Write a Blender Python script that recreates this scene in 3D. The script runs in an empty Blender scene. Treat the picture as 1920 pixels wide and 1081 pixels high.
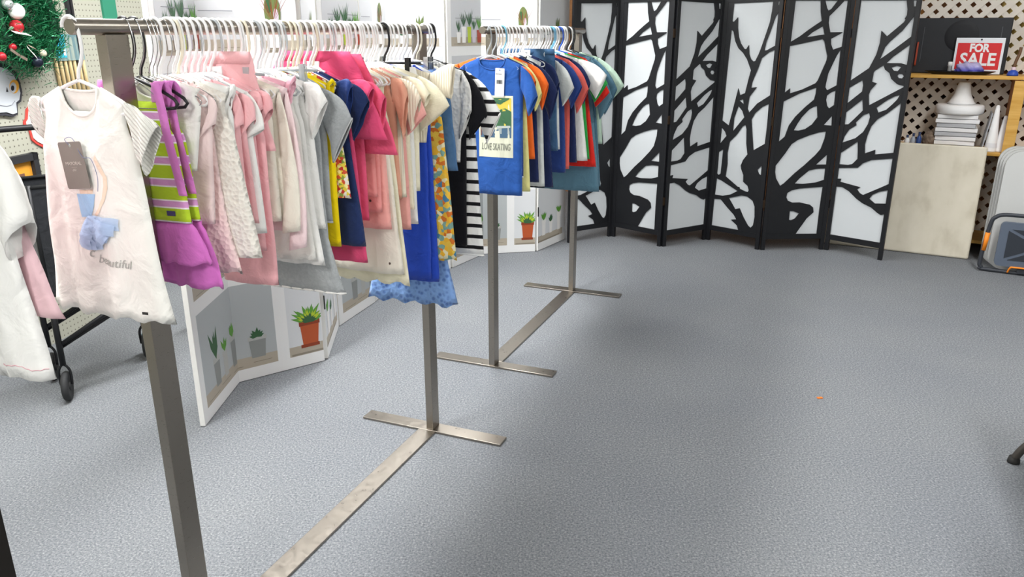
import bpy, bmesh, math, random
from mathutils import Vector, Matrix
R = math.radians
col = bpy.context.scene.collection
# ------------------------------------------------------------------ camera
PITCH = R(18.2); CAMH = 1.55; FPX = 1455.0
cd = bpy.data.cameras.new('camera'); cam = bpy.data.objects.new('camera', cd); col.objects.link(cam)
cam.location = (0, 0, CAMH); cam.rotation_euler = (R(90) - PITCH, 0, 0)
cd.sensor_width = 36; cd.lens = FPX / 1920 * 36; cd.clip_start = .05
bpy.context.scene.camera = cam

def ray(x, y):
    a = (x - 960) / FPX; b = -(y - 540.5) / FPX
    return Vector((a, math.cos(PITCH) + b * math.sin(PITCH), -math.sin(PITCH) + b * math.cos(PITCH)))
def ground(x, y, z=0):
    d = ray(x, y); return Vector((0, 0, CAMH)) + d * ((z - CAMH) / d.z)
def on_plane(x, y, p0, n):
    d = ray(x, y); c = Vector((0, 0, CAMH)); return c + d * ((Vector(p0) - c).dot(n) / d.dot(n))

# ------------------------------------------------------------------ materials
def lin(c):
    if isinstance(c, str):
        c = tuple(int(c[i:i+2], 16) / 255 for i in (0, 2, 4))
    return tuple((v / 12.92 if v <= .04045 else ((v + .055) / 1.055) ** 2.4) for v in c) + (1,)
MATS = {}
def base_mat(name, c, rough=.6, metal=0, spec=.4, **kw):
    m = bpy.data.materials.new(name); m.use_nodes = True; nt = m.node_tree
    b = nt.nodes['Principled BSDF']
    b.inputs['Base Color'].default_value = lin(c); b.inputs['Roughness'].default_value = rough
    b.inputs['Metallic'].default_value = metal; b.inputs['Specular IOR Level'].default_value = spec
    for k, v in kw.items(): b.inputs[k].default_value = v
    return m, nt, b
def N(nt, t, **kw):
    n = nt.nodes.new(t)
    for k, v in kw.items(): setattr(n, k, v)
    return n
def coords(nt, scale=(1, 1, 1)):
    t = N(nt, 'ShaderNodeTexCoord'); mp = N(nt, 'ShaderNodeMapping')
    mp.inputs['Scale'].default_value = scale
    nt.links.new(t.outputs['Object'], mp.inputs['Vector']); return mp.outputs[0]
def bump(nt, b, h, strength=.3, dist=.002):
    bp = N(nt, 'ShaderNodeBump'); bp.inputs['Strength'].default_value = strength; bp.inputs['Distance'].default_value = dist
    nt.links.new(h, bp.inputs['Height']); nt.links.new(bp.outputs[0], b.inputs['Normal'])
def ramp(nt, fac, stops, interp='LINEAR'):
    r = N(nt, 'ShaderNodeValToRGB'); r.color_ramp.interpolation = interp
    el = r.color_ramp.elements
    while len(el) < len(stops): el.new(.5)
    for e, (p, c) in zip(el, stops): e.position = p; e.color = lin(c) if not isinstance(c, float) else (c, c, c, 1)
    nt.links.new(fac, r.inputs[0]); return r.outputs[0]

def plain(name, c, rough=.6, metal=0, spec=.4, **kw):
    if name not in MATS: MATS[name] = base_mat(name, c, rough, metal, spec, **kw)[0]
    return MATS[name]
def cloth(name, c, kind='weave', c2=None, stops=None, f=1.0, trans=0):
    if name in MATS: return MATS[name]
    m, nt, b = base_mat('cloth_' + name, c, .88, 0, .15)
    b.inputs['Sheen Weight'].default_value = .15
    v = coords(nt)
    if kind in ('weave', 'stripe', 'floral', 'denim', 'tulle', 'mottle'):
        n = N(nt, 'ShaderNodeTexNoise'); n.inputs['Scale'].default_value = 13; n.inputs['Detail'].default_value = 4; n.inputs['Distortion'].default_value = .6
        nt.links.new(v, n.inputs['Vector']); bump(nt, b, n.outputs[0], .55, .022)
    if kind == 'stripe':
        s = N(nt, 'ShaderNodeSeparateXYZ'); nt.links.new(v, s.inputs[0])
        mu = N(nt, 'ShaderNodeMath', operation='MULTIPLY'); mu.inputs[1].default_value = f
        nt.links.new(s.outputs[2], mu.inputs[0])
        fr = N(nt, 'ShaderNodeMath', operation='FRACT'); nt.links.new(mu.outputs[0], fr.inputs[0])
        nt.links.new(ramp(nt, fr.outputs[0], stops, 'CONSTANT'), b.inputs['Base Color'])
    if kind == 'floral':
        vo = N(nt, 'ShaderNodeTexVoronoi'); vo.inputs['Scale'].default_value = f
        nt.links.new(v, vo.inputs['Vector'])
        s = N(nt, 'ShaderNodeSeparateColor'); nt.links.new(vo.outputs['Color'], s.inputs[0])
        nt.links.new(ramp(nt, s.outputs[0], stops, 'CONSTANT'), b.inputs['Base Color'])
    if kind in ('denim', 'mottle'):
        n2 = N(nt, 'ShaderNodeTexNoise'); n2.inputs['Scale'].default_value = 18 * f; n2.inputs['Detail'].default_value = 5
        nt.links.new(v, n2.inputs['Vector'])
        nt.links.new(ramp(nt, n2.outputs[0], [(.3, c), (.7, c2)]), b.inputs['Base Color'])
    if kind == 'lace':
        vo = N(nt, 'ShaderNodeTexVoronoi'); vo.inputs['Scale'].default_value = 110 * f
        nt.links.new(v, vo.inputs['Vector']); bump(nt, b, vo.outputs[0], .9, .004)
        if c2: nt.links.new(ramp(nt, vo.outputs[0], [(.25, c2), (.5, c)]), b.inputs['Base Color'])
    if kind == 'knit':
        w = N(nt, 'ShaderNodeTexWave', bands_direction='DIAGONAL'); w.inputs['Scale'].default_value = 60; w.inputs['Distortion'].default_value = 1.5
        nt.links.new(v, w.inputs['Vector']); bump(nt, b, w.outputs[0], .9, .003)
    if kind == 'rib':
        w = N(nt, 'ShaderNodeTexWave', bands_direction='X'); w.inputs['Scale'].default_value = 35 * f
        nt.links.new(v, w.inputs['Vector']); bump(nt, b, w.outputs[0], .6, .003)
    if kind == 'tulle': b.inputs['Alpha'].default_value = .72
    if kind == 'speck':
        n2 = N(nt, 'ShaderNodeTexNoise'); n2.inputs['Scale'].default_value = 160; nt.links.new(v, n2.inputs['Vector'])
        nt.links.new(ramp(nt, n2.outputs[0], [(.35, c2), (.55, c)]), b.inputs['Base Color'])
    MATS[name] = m; return m

def carpet_mat():
    m, nt, b = base_mat('carpet', 'A4A9B2', .98, 0, .05)
    v = coords(nt)
    n = N(nt, 'ShaderNodeTexNoise'); n.inputs['Scale'].default_value = 135; n.inputs['Detail'].default_value = 5; n.inputs['Roughness'].default_value = .8
    nt.links.new(v, n.inputs['Vector'])
    c1 = ramp(nt, n.outputs[0], [(.30, '44464C'), (.44, '707378'), (.56, '86898C'), (.72, 'BCBDBA')])
    n2 = N(nt, 'ShaderNodeTexNoise'); n2.inputs['Scale'].default_value = 1.6; n2.inputs['Detail'].default_value = 3
    nt.links.new(v, n2.inputs['Vector'])
    mx = N(nt, 'ShaderNodeMix', data_type='RGBA', blend_type='MULTIPLY'); mx.inputs[0].default_value = 1
    nt.links.new(c1, mx.inputs[6]); nt.links.new(ramp(nt, n2.outputs[0], [(.3, 'F4F5F8'), (.7, 'FFFFFF')]), mx.inputs[7])
    nt.links.new(mx.outputs[2], b.inputs['Base Color']); bump(nt, b, n.outputs[0], .6, .004)
    return m
def steel_mat(name='brushed_steel', c='9C958C', rough=.30):
    if name in MATS: return MATS[name]
    m, nt, b = base_mat(name, c, rough, 1)
    v = coords(nt, (6, 6, 90))
    n = N(nt, 'ShaderNodeTexNoise'); n.inputs['Scale'].default_value = 8; nt.links.new(v, n.inputs['Vector'])
    bump(nt, b, n.outputs[0], .02, .0005)
    rr = N(nt, 'ShaderNodeMapRange'); rr.inputs['To Min'].default_value = rough - .08; rr.inputs['To Max'].default_value = rough + .1
    nt.links.new(n.outputs[0], rr.inputs[0]); nt.links.new(rr.outputs[0], b.inputs['Roughness'])
    MATS[name] = m; return m
def wood_mat(name, c1, c2, sc=(3, 30, 30), rough=.6):
    if name in MATS: return MATS[name]
    m, nt, b = base_mat(name, c1, rough)
    v = coords(nt, sc); n = N(nt, 'ShaderNodeTexNoise'); n.inputs['Scale'].default_value = 1.5; n.inputs['Detail'].default_value = 6
    nt.links.new(v, n.inputs['Vector']); nt.links.new(ramp(nt, n.outputs[0], [(.3, c1), (.7, c2)]), b.inputs['Base Color'])
    MATS[name] = m; return m
def pegboard_mat():
    m, nt, b = base_mat('pegboard', 'A9A99C', .7)
    t = N(nt, 'ShaderNodeTexCoord'); s = N(nt, 'ShaderNodeSeparateXYZ'); nt.links.new(t.outputs['Object'], s.inputs[0])
    d = []
    for ch in (1, 2):
        a = N(nt, 'ShaderNodeMath', operation='DIVIDE'); a.inputs[1].default_value = .029; nt.links.new(s.outputs[ch], a.inputs[0])
        f = N(nt, 'ShaderNodeMath', operation='FRACT'); nt.links.new(a.outputs[0], f.inputs[0])
        g = N(nt, 'ShaderNodeMath', operation='SUBTRACT'); g.inputs[1].default_value = .5; nt.links.new(f.outputs[0], g.inputs[0])
        h = N(nt, 'ShaderNodeMath', operation='POWER'); h.inputs[1].default_value = 2; nt.links.new(g.outputs[0], h.inputs[0])
        ab = N(nt, 'ShaderNodeMath', operation='ABSOLUTE'); nt.links.new(g.outputs[0], ab.inputs[0])
        h = N(nt, 'ShaderNodeMath', operation='MULTIPLY'); nt.links.new(ab.outputs[0], h.inputs[0]); nt.links.new(ab.outputs[0], h.inputs[1])
        d.append(h)
    sm = N(nt, 'ShaderNodeMath', operation='ADD'); nt.links.new(d[0].outputs[0], sm.inputs[0]); nt.links.new(d[1].outputs[0], sm.inputs[1])
    nt.links.new(ramp(nt, sm.outputs[0], [(0, '6A685F'), (.014, '6A685F'), (.026, 'A9A99C')]), b.inputs['Base Color'])
    return m

# ------------------------------------------------------------------ object helpers
def link(name, me, m=None, parent=None, smooth=False):
    o = bpy.data.objects.new(name, me); col.objects.link(o)
    if m is not None and not me.materials:
        for q in (m if isinstance(m, (list, tuple)) else [m]): me.materials.append(q)
    if parent is not None: o.parent = parent
    if smooth:
        for p in me.polygons: p.use_smooth = True
    return o
def obj(name, bm, m, parent=None, smooth=False):
    me = bpy.data.meshes.new(name); bm.to_mesh(me); bm.free()
    return link(name, me, m, parent, smooth)
def tag(o, label=None, cat=None, group=None, kind=None):
    if label: o['label'] = label
    if cat: o['category'] = cat
    if group: o['group'] = group
    if kind: o['kind'] = kind
    return o
def thing(name, label, cat, loc=(0, 0, 0), rotz=0, group=None):
    o = bpy.data.objects.new(name, None); col.objects.link(o); o.empty_display_size = .05
    o.location = loc; o.rotation_euler = (0, 0, rotz)
    return tag(o, label, cat, group)
def struct(name, bm, m, smooth=False):
    return tag(obj(name, bm, m, None, smooth), kind='structure')
def add_box(bm, lo, hi, M=None, mi=0, bev=0):
    v = [bm.verts.new((x, y, z)) for x in (lo[0], hi[0]) for y in (lo[1], hi[1]) for z in (lo[2], hi[2])]
    if M is not None:
        for q in v: q.co = M @ q.co
    fs = [bm.faces.new([v[i] for i in f]) for f in ((0, 1, 3, 2), (4, 6, 7, 5), (0, 4, 5, 1), (2, 3, 7, 6), (0, 2, 6, 4), (1, 5, 7, 3))]
    for f in fs: f.material_index = mi
    if bev:
        es = list({e for f in fs for e in f.edges})
        bmesh.ops.bevel(bm, geom=es, offset=bev, segments=2, affect='EDGES', profile=.5)
    return fs
def box(name, lo, hi, m, parent=None, bev=0, M=None):
    bm = bmesh.new(); add_box(bm, lo, hi, M, 0, bev); return obj(name, bm, m, parent)
def add_tube(bm, pts, r, seg=8, cap=True, closed=False, mi=0, flat=None):
    pts = [Vector(p) for p in pts]; n = len(pts); rings = []
    up = Vector((0, 0, 1)); prev = None
    for i, p in enumerate(pts):
        if closed: t = pts[(i + 1) % n] - pts[i - 1]
        else: t = pts[min(i + 1, n - 1)] - pts[max(i - 1, 0)]
        t.normalize()
        if prev is None:
            a = up if abs(t.z) < .9 else Vector((0, 1, 0))
            x = t.cross(a).normalized()
        else:
            x = (prev - t * prev.dot(t)).normalized()
        prev = x; y = t.cross(x)
        rr = r[i] if isinstance(r, (list, tuple)) else r
        rings.append([bm.verts.new(p + (x * math.cos(k * 2 * math.pi / seg) + y * math.sin(k * 2 * math.pi / seg)) * rr) for k in range(seg)])
    m = n if closed else n - 1
    for i in range(m):
        A, B = rings[i], rings[(i + 1) % n]
        for k in range(seg):
            bm.faces.new((A[k], A[(k + 1) % seg], B[(k + 1) % seg], B[k])).material_index = mi
    if cap and not closed:
        bm.faces.new(rings[0][::-1]).material_index = mi; bm.faces.new(rings[-1]).material_index = mi
def tube(name, pts, r, m, parent=None, seg=8, closed=False):
    bm = bmesh.new(); add_tube(bm, pts, r, seg, True, closed); return obj(name, bm, m, parent, True)
def add_lathe(bm, prof, seg=24, c=(0, 0, 0), mi=0):
    rings = []
    for r, z in prof:
        rings.append([bm.verts.new((c[0] + r * math.cos(k * 2 * math.pi / seg), c[1] + r * math.sin(k * 2 * math.pi / seg), c[2] + z)) for k in range(seg)] if r > 1e-5 else [bm.verts.new((c[0], c[1], c[2] + z))])
    for A, B in zip(rings, rings[1:]):
        for k in range(seg):
            a = [A[k % len(A)], A[(k + 1) % len(A)], B[(k + 1) % len(B)], B[k % len(B)]]
            u = []
            for q in a:
                if q not in u: u.append(q)
            if len(u) > 2: bm.faces.new(u).material_index = mi
def smooth_path(pts, n=6):
    P = [Vector(p) for p in pts]; out = []
    for i in range(len(P) - 1):
        p0 = P[max(i - 1, 0)]; p1 = P[i]; p2 = P[i + 1]; p3 = P[min(i + 2, len(P) - 1)]
        for k in range(n):
            t = k / n
            out.append(.5 * ((2 * p1) + (p2 - p0) * t + (2 * p0 - 5 * p1 + 4 * p2 - p3) * t * t + (3 * p1 - p0 - 3 * p2 + p3) * t ** 3))
    out.append(P[-1]); return out
def add_poly(bm, pts, mi=0):
    try:
        f = bm.faces.new([bm.verts.new(p) for p in pts]); f.material_index = mi; return f
    except ValueError: return None
def curve_mesh(cu, name):
    o = bpy.data.objects.new('tmp', cu); col.objects.link(o)
    dg = bpy.context.evaluated_depsgraph_get(); dg.update()
    me = bpy.data.meshes.new_from_object(o.evaluated_get(dg)); me.name = name
    bpy.data.objects.remove(o); return me
def text_mesh(s, size, name='lettering', extrude=.0003, shear=0, sx=1.0):
    cu = bpy.data.curves.new('t', 'FONT'); cu.body = s; cu.size = size; cu.extrude = extrude; cu.shear = shear
    cu.align_x = 'CENTER'; cu.align_y = 'CENTER'; cu.space_character = sx; cu.resolution_u = 3
    return curve_mesh(cu, name)
def bold_text(s, size, off, name='lettering', extrude=.0003):
    cu = bpy.data.curves.new('t', 'FONT'); cu.body = s; cu.size = size; cu.extrude = extrude; cu.offset = off
    cu.align_x = 'CENTER'; cu.align_y = 'CENTER'; cu.resolution_u = 3
    return curve_mesh(cu, name)
def shape_plate(name, loops, thick, m, parent=None):
    """flat plate in the local XZ plane (thickness along Y) with holes cut by the inner loops"""
    cu = bpy.data.curves.new('c', 'CURVE'); cu.dimensions = '2D'; cu.fill_mode = 'BOTH'; cu.extrude = thick / 2
    for L in loops:
        sp = cu.splines.new('POLY'); sp.points.add(len(L) - 1)
        for p, (x, z) in zip(sp.points, L): p.co = (x, z, 0, 1)
        sp.use_cyclic_u = True
    me = curve_mesh(cu, name)
    me.transform(Matrix.Rotation(R(90), 4, 'X'))
    me.materials.clear()
    return link(name, me, m, parent)
HOLES = {
 'A': [
  [(0.171,1.751),(0.817,1.757),(0.815,1.7),(0.798,1.623),(0.762,1.56),(0.711,1.476),(0.667,1.411),(0.619,1.362),(0.587,1.358),(0.544,1.373),(0.507,1.405),(0.485,1.469),(0.448,1.441),(0.414,1.443),(0.345,1.48),(0.302,1.523),(0.27,1.588),(0.259,1.657),(0.198,1.628),(0.166,1.631)],
  [(0.898,1.756),(0.954,1.755),(0.955,1.729),(0.924,1.728),(0.9,1.736)],
  [(0.945,1.702),(0.941,1.633),(0.934,1.56),(0.934,1.471),(0.792,1.436),(0.751,1.433),(0.767,1.487),(0.824,1.571),(0.878,1.659)],
  [(0.164,1.574),(0.203,1.561),(0.247,1.496),(0.312,1.447),(0.4,1.415),(0.477,1.372),(0.561,1.297),(0.53,1.228),(0.496,1.136),(0.411,1.12),(0.373,1.167),(0.26,0.896),(0.135,0.929),(0.145,1.221),(0.155,1.407)],
  [(0.925,1.442),(0.925,1.205),(0.923,1.132),(0.72,1.069),(0.595,1),(0.56,1.031),(0.576,1.113),(0.684,1.182),(0.589,1.176),(0.603,1.221),(0.677,1.314),(0.72,1.382),(0.834,1.423)],
  [(0.408,1.082),(0.472,1.092),(0.49,1.057)],
  [(0.4,1.043),(0.476,1.009),(0.521,0.965),(0.342,0.855),(0.343,0.953)],
  [(0.135,0.878),(0.201,0.85),(0.236,0.819),(0.131,0.756)],
  [(0.912,1.071),(0.92,0.927),(0.913,0.789),(0.728,0.733),(0.666,0.896),(0.646,0.952),(0.697,0.999),(0.806,1.046)],
  [(0.553,0.912),(0.578,0.881),(0.597,0.778),(0.635,0.699),(0.568,0.655),(0.536,0.612),(0.549,0.586),(0.597,0.544),(0.604,0.494),(0.687,0.469),(0.715,0.438),(0.704,0.422),(0.662,0.423),(0.557,0.437),(0.543,0.451),(0.515,0.45),(0.278,0.517),(0.294,0.612),(0.277,0.694),(0.302,0.778),(0.417,0.835),(0.501,0.896)],
  [(0.197,0.717),(0.194,0.642),(0.187,0.533),(0.153,0.52),(0.119,0.529),(0.124,0.59),(0.121,0.693)],
  [(0.897,0.63),(0.9,0.558),(0.864,0.567),(0.83,0.595)],
  [(0.122,0.493),(0.205,0.483),(0.522,0.419),(0.4,0.385),(0.258,0.365),(0.11,0.365)],
  [(0.105,0.332),(0.227,0.337),(0.363,0.281),(0.489,0.235),(0.543,0.202),(0.448,0.192),(0.564,0.157),(0.602,0.115),(0.097,0.113)],
  [(0.374,0.356),(0.599,0.39),(0.698,0.389),(0.801,0.363),(0.846,0.321),(0.863,0.244),(0.85,0.179),(0.809,0.156),(0.761,0.169),(0.663,0.229),(0.585,0.291),(0.506,0.278)],
 ],
 'B': [
  [(0.146,1.762),(0.503,1.763),(0.522,1.689),(0.551,1.631),(0.467,1.604),(0.363,1.568),(0.26,1.529),(0.138,1.493)],
  [(0.564,1.763),(0.746,1.763),(0.666,1.707),(0.626,1.697),(0.602,1.714)],
  [(0.841,1.763),(0.888,1.763),(0.885,1.461),(0.759,1.441),(0.721,1.477),(0.712,1.513),(0.864,1.552),(0.862,1.557),(0.689,1.556),(0.65,1.617),(0.65,1.661),(0.754,1.714)],
  [(0.577,1.596),(0.613,1.542),(0.363,1.524),(0.434,1.555)],
  [(0.133,1.465),(0.593,1.511),(0.621,1.498),(0.691,1.398),(0.687,1.369),(0.637,1.297),(0.595,1.235),(0.566,1.215),(0.374,1.171),(0.207,1.146),(0.201,1.18),(0.13,1.151)],
  [(0.873,1.443),(0.88,1.205),(0.881,1.201),(0.746,1.166),(0.715,1.187),(0.717,1.211),(0.733,1.281),(0.784,1.35),(0.827,1.403)],
  [(0.874,1.165),(0.878,1.064),(0.808,1.041),(0.774,1.059),(0.749,1.1),(0.755,1.13),(0.808,1.152)],
  [(0.127,1.09),(0.357,1.147),(0.588,1.185),(0.587,1.144),(0.574,1.103),(0.45,1.049),(0.326,0.985),(0.246,0.924),(0.2,0.843),(0.12,0.808)],
  [(0.629,1.058),(0.654,0.979),(0.585,0.929),(0.488,0.896),(0.396,0.886),(0.323,0.888),(0.362,0.93),(0.42,0.98),(0.513,1.032),(0.578,1.052)],
  [(0.868,0.99),(0.879,0.92),(0.76,0.925)],
  [(0.807,0.879),(0.799,0.828),(0.759,0.754),(0.688,0.709),(0.536,0.634),(0.418,0.583),(0.262,0.504),(0.209,0.486),(0.134,0.543),(0.112,0.589),(0.11,0.635),(0.223,0.716),(0.313,0.789),(0.4,0.82),(0.557,0.851),(0.705,0.873)],
  [(0.867,0.714),(0.872,0.641),(0.717,0.641)],
  [(0.864,0.613),(0.868,0.529),(0.741,0.509),(0.551,0.5),(0.43,0.504),(0.493,0.542),(0.623,0.599),(0.739,0.611)],
  [(0.861,0.478),(0.854,0.305),(0.857,0.122),(0.53,0.122),(0.583,0.167),(0.674,0.242),(0.767,0.287),(0.752,0.323),(0.698,0.344),(0.536,0.362),(0.427,0.361),(0.352,0.375),(0.324,0.401),(0.332,0.434),(0.394,0.453),(0.511,0.466)],
  [(0.4,0.297),(0.455,0.297),(0.548,0.279),(0.492,0.24),(0.434,0.227),(0.403,0.231)],
 ],
 'C': [
  [(0.088,1.762),(0.772,1.754),(0.803,1.698),(0.807,1.663),(0.783,1.64),(0.797,1.634),(0.779,1.619),(0.559,1.53),(0.464,1.565),(0.466,1.489),(0.437,1.412),(0.356,1.322),(0.084,1.233)],
  [(0.868,1.753),(0.956,1.752),(0.954,1.717),(0.887,1.716)],
  [(0.951,1.672),(0.953,1.538),(0.698,1.449),(0.501,1.381),(0.553,1.459),(0.612,1.494),(0.775,1.565)],
  [(0.949,1.486),(0.953,1.365),(0.913,1.349),(0.823,1.359),(0.611,1.358),(0.692,1.398)],
  [(0.692,1.329),(0.77,1.342),(0.837,1.334),(0.794,1.307),(0.734,1.31)],
  [(0.798,1.277),(0.817,1.29),(0.87,1.289),(0.896,1.276),(0.874,1.261),(0.821,1.263)],
  [(0.903,1.311),(0.948,1.315),(0.95,1.287)],
  [(0.57,1.343),(0.601,1.315),(0.675,1.293),(0.717,1.255),(0.797,1.228),(0.823,1.221),(0.947,1.212),(0.431,1.073),(0.405,1.145),(0.423,1.174),(0.505,1.223),(0.428,1.232),(0.433,1.293),(0.448,1.305)],
  [(0.078,1.183),(0.277,1.24),(0.298,1.206),(0.296,1.164),(0.081,1.077)],
  [(0.072,1.011),(0.319,1.11),(0.349,1.036),(0.213,0.966),(0.146,0.934),(0.079,0.931)],
  [(0.454,1.022),(0.475,0.996),(0.46,0.947),(0.402,0.89),(0.29,0.842),(0.088,0.803),(0.108,0.846),(0.17,0.898),(0.275,0.931),(0.262,0.951),(0.366,1.004)],
  [(0.553,1.06),(0.699,1.114),(0.808,1.143),(0.881,1.154),(0.851,1.123),(0.791,1.09),(0.708,1.051),(0.593,1.029)],
  [(0.943,1.111),(0.942,0.769),(0.632,0.742),(0.628,0.774),(0.473,0.743),(0.455,0.804),(0.473,0.865),(0.514,0.932),(0.596,0.984),(0.729,1.025)],
  [(0.336,0.82),(0.359,0.746),(0.37,0.699),(0.296,0.659),(0.228,0.649),(0.076,0.647),(0.069,0.723)],
  [(0.065,0.619),(0.394,0.637),(0.466,0.673),(0.596,0.702),(0.932,0.728),(0.936,0.555),(0.794,0.516),(0.538,0.449),(0.483,0.458),(0.43,0.483),(0.476,0.501),(0.135,0.522),(0.148,0.544),(0.068,0.541)],
  [(0.927,0.507),(0.929,0.411),(0.745,0.4),(0.647,0.428),(0.687,0.459),(0.791,0.488)],
  [(0.064,0.483),(0.183,0.486),(0.302,0.462),(0.44,0.416),(0.545,0.39),(0.697,0.368),(0.802,0.337),(0.865,0.325),(0.92,0.334),(0.919,0.126),(0.067,0.123)],
 ],
}
# ------------------------------------------------------------------ the room
bm = bmesh.new(); add_box(bm, (-3.6, -2.6, -.1), (6.2, 9.2, 0)); struct('floor', bm, carpet_mat())
AW = R(8); wdir = Vector((math.sin(AW), math.cos(AW), 0))
W0 = Vector((-2.35, 4.2, 0)); wn = Vector((math.cos(AW), -math.sin(AW), 0))   # into the room
wl = bmesh.new(); add_box(wl, (-.1, -7, 0), (0, 4.7, 2.75)); o = struct('wall_left', wl, pegboard_mat())
o.location = W0; o.rotation_euler = (0, 0, -AW)
def wall_pt(px, py, off=0):
    q = on_plane(px, py, W0 + wn * off, wn); d = q - W0
    return d.dot(wn), d.dot(wdir), q.z
bw = plain('wall_brown', 'A9784C', .8)
# back wall behind the lattice and folding screens
AB = R(118); sdir = Vector((math.sin(AB), math.cos(AB), 0)); snorm = Vector((-sdir.y, sdir.x, 0))   # away from camera
if snorm.y < 0: snorm = -snorm
S0 = Vector((3.283, 5.372, 0))
RB = -(AB - R(90))        # rotation that turns local +x into sdir, local +y into snorm
bm = bmesh.new(); add_box(bm, (-6.5, .98, 0), (3.2, 1.08, 2.75)); o = struct('wall_back', bm, wood_mat('wall_board', '8A5A35', 'A87A4E', (2, 2, 14)))
o.location = S0; o.rotation_euler = (0, 0, RB)
bm = bmesh.new(); add_box(bm, (5.2, -2.6, 0), (5.3, 5.6, 2.75)); struct('wall_right', bm, plain('wall_paint', 'D9D8D2', .8))
bm = bmesh.new(); add_box(bm, (-3.6, -2.6, 0), (5.3, -2.5, 2.75)); struct('wall_near', bm, plain('wall_paint', 'D9D8D2', .8))
bm = bmesh.new(); add_box(bm, (-3.6, -2.6, 2.75), (6.2, 9.2, 2.85)); struct('ceiling', bm, plain('ceiling_paint', 'ECECE8', .9))
# ceiling fluorescents and one added fill panel
tube_em = bpy.data.materials.new('lit_diffuser'); tube_em.use_nodes = True
b = tube_em.node_tree.nodes['Principled BSDF']; b.inputs['Base Color'].default_value = (1, 1, 1, 1)
b.inputs['Emission Color'].default_value = (1, .99, .97, 1); b.inputs['Emission Strength'].default_value = 4
def fixture(x, y, az, L, W, power, where):
    t = thing('ceiling_light', 'fluorescent ceiling light ' + where, 'light', (x, y, 2.75), -az)
    bm = bmesh.new()
    add_box(bm, (-W/2-.03, -L/2-.03, -.06), (-W/2, L/2+.03, 0)); add_box(bm, (W/2, -L/2-.03, -.06), (W/2+.03, L/2+.03, 0))
    add_box(bm, (-W/2, -L/2-.03, -.06), (W/2, -L/2, 0)); add_box(bm, (-W/2, L/2, -.06), (W/2, L/2+.03, 0))
    obj('frame', bm, plain('white_metal', 'F2F2F0', .4), t)
    box('diffuser', (-W/2, -L/2, -.03), (W/2, L/2, -.02), tube_em, t)
    ld = bpy.data.lights.new('area', 'AREA'); ld.shape = 'RECTANGLE'; ld.size = W; ld.size_y = L; ld.energy = power; ld.color = (1, 1, .985)
    lo = bpy.data.objects.new('fluorescent_lamp', ld); col.objects.link(lo); lo.parent = t; lo.location = (0, 0, -.04)
def fix_at(a, t, L, W, power, where):
    x = -.813 + math.cos(R(22)) * a + math.sin(R(22)) * t; y = 1.658 - math.sin(R(22)) * a + math.cos(R(22)) * t
    fixture(x, y, R(22), L, W, power, where)
fix_at(-.95, .55, 2.3, .30, 106, 'along the pegboard side, above the near clothes rack')
fix_at(-.95, 3.15, 2.3, .30, 90, 'along the pegboard side, above the folding screens')
fix_at(2.75, -.2, 2.3, .30, 58, 'over the right side of the shop, nearer one')
fix_at(2.75, 2.9, 2.3, .30, 46, 'on the right, by the lattice shelf')
fix_at(.9, -2.6, 1.2, .6, 62, 'added as fill behind the camera')  # unseen fill, added to brighten the sides that face the camera
w = bpy.data.worlds.new('world'); bpy.context.scene.world = w; w.use_nodes = True
w.node_tree.nodes['Background'].inputs[0].default_value = (.9, .95, 1, 1); w.node_tree.nodes['Background'].inputs[1].default_value = .3
vs = bpy.context.scene.view_settings; vs.view_transform = 'Standard'; vs.look = 'None'; vs.exposure = .2; vs.gamma = 1; vs.use_curve_mapping = False

# ------------------------------------------------------------------ black cut-out room divider
black = plain('black_lacquer', '15161A', .45)
feet = [(1063,455),(1146,442),(1240,462),(1323,448),(1424,468),(1544,467),(1655,488)]
DP = [ground(*f) for f in feet]
div = thing('room_divider', 'black and white six-panel folding room divider with cut-out tree branches', 'room divider', DP[3])
fabric = plain('divider_fabric', 'CBCFD2', 1.0, 0, 0)
for i in range(6):
    a, bb = DP[i], DP[i + 1]; d = bb - a; L = d.length; ang = math.atan2(d.y, d.x)
    bm = bmesh.new(); st = .036; g = .006
    add_box(bm, (g, -.011, 0), (st, .011, 1.80), bev=.002); add_box(bm, (L - st, -.011, 0), (L - g, .011, 1.80), bev=.002)
    add_box(bm, (st, -.010, 1.762), (L - st, .010, 1.797)); add_box(bm, (st, -.010, .085), (L - st, .010, .122))
    fr = obj('panel_frame', bm, black, div); fr.location = a - DP[3]; fr.rotation_euler = (0, 0, ang)
    box('fabric_panel', (st - .01, .001, .12), (L - st + .01, .004, 1.765), fabric, fr)
    hs = HOLES['ABC'[i % 3]]
    x0, x1, z0, z1 = .02, L - .02, .10, 1.78
    loops = [[(x0, z0), (x1, z0), (x1, z1), (x0, z1)]]
    for h in hs: loops.append([(min(max(p[0] * L, x0 + .006), x1 - .006), min(max(p[1], z0 + .015), z1 - .006)) for p in h])
    fo = shape_plate('branch_fretwork', loops, .006, black, fr); fo.location = (0, -.004, 0)
    if i:
        for z in (.35, .95, 1.55):
            h = box('hinge', (-.011, -.004, z - .03), (.011, .004, z + .03), plain('aged_hinge', '3E3024', .5, .7), div); h.location = a - DP[3]; h.rotation_euler = (0, 0, ang)

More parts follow.
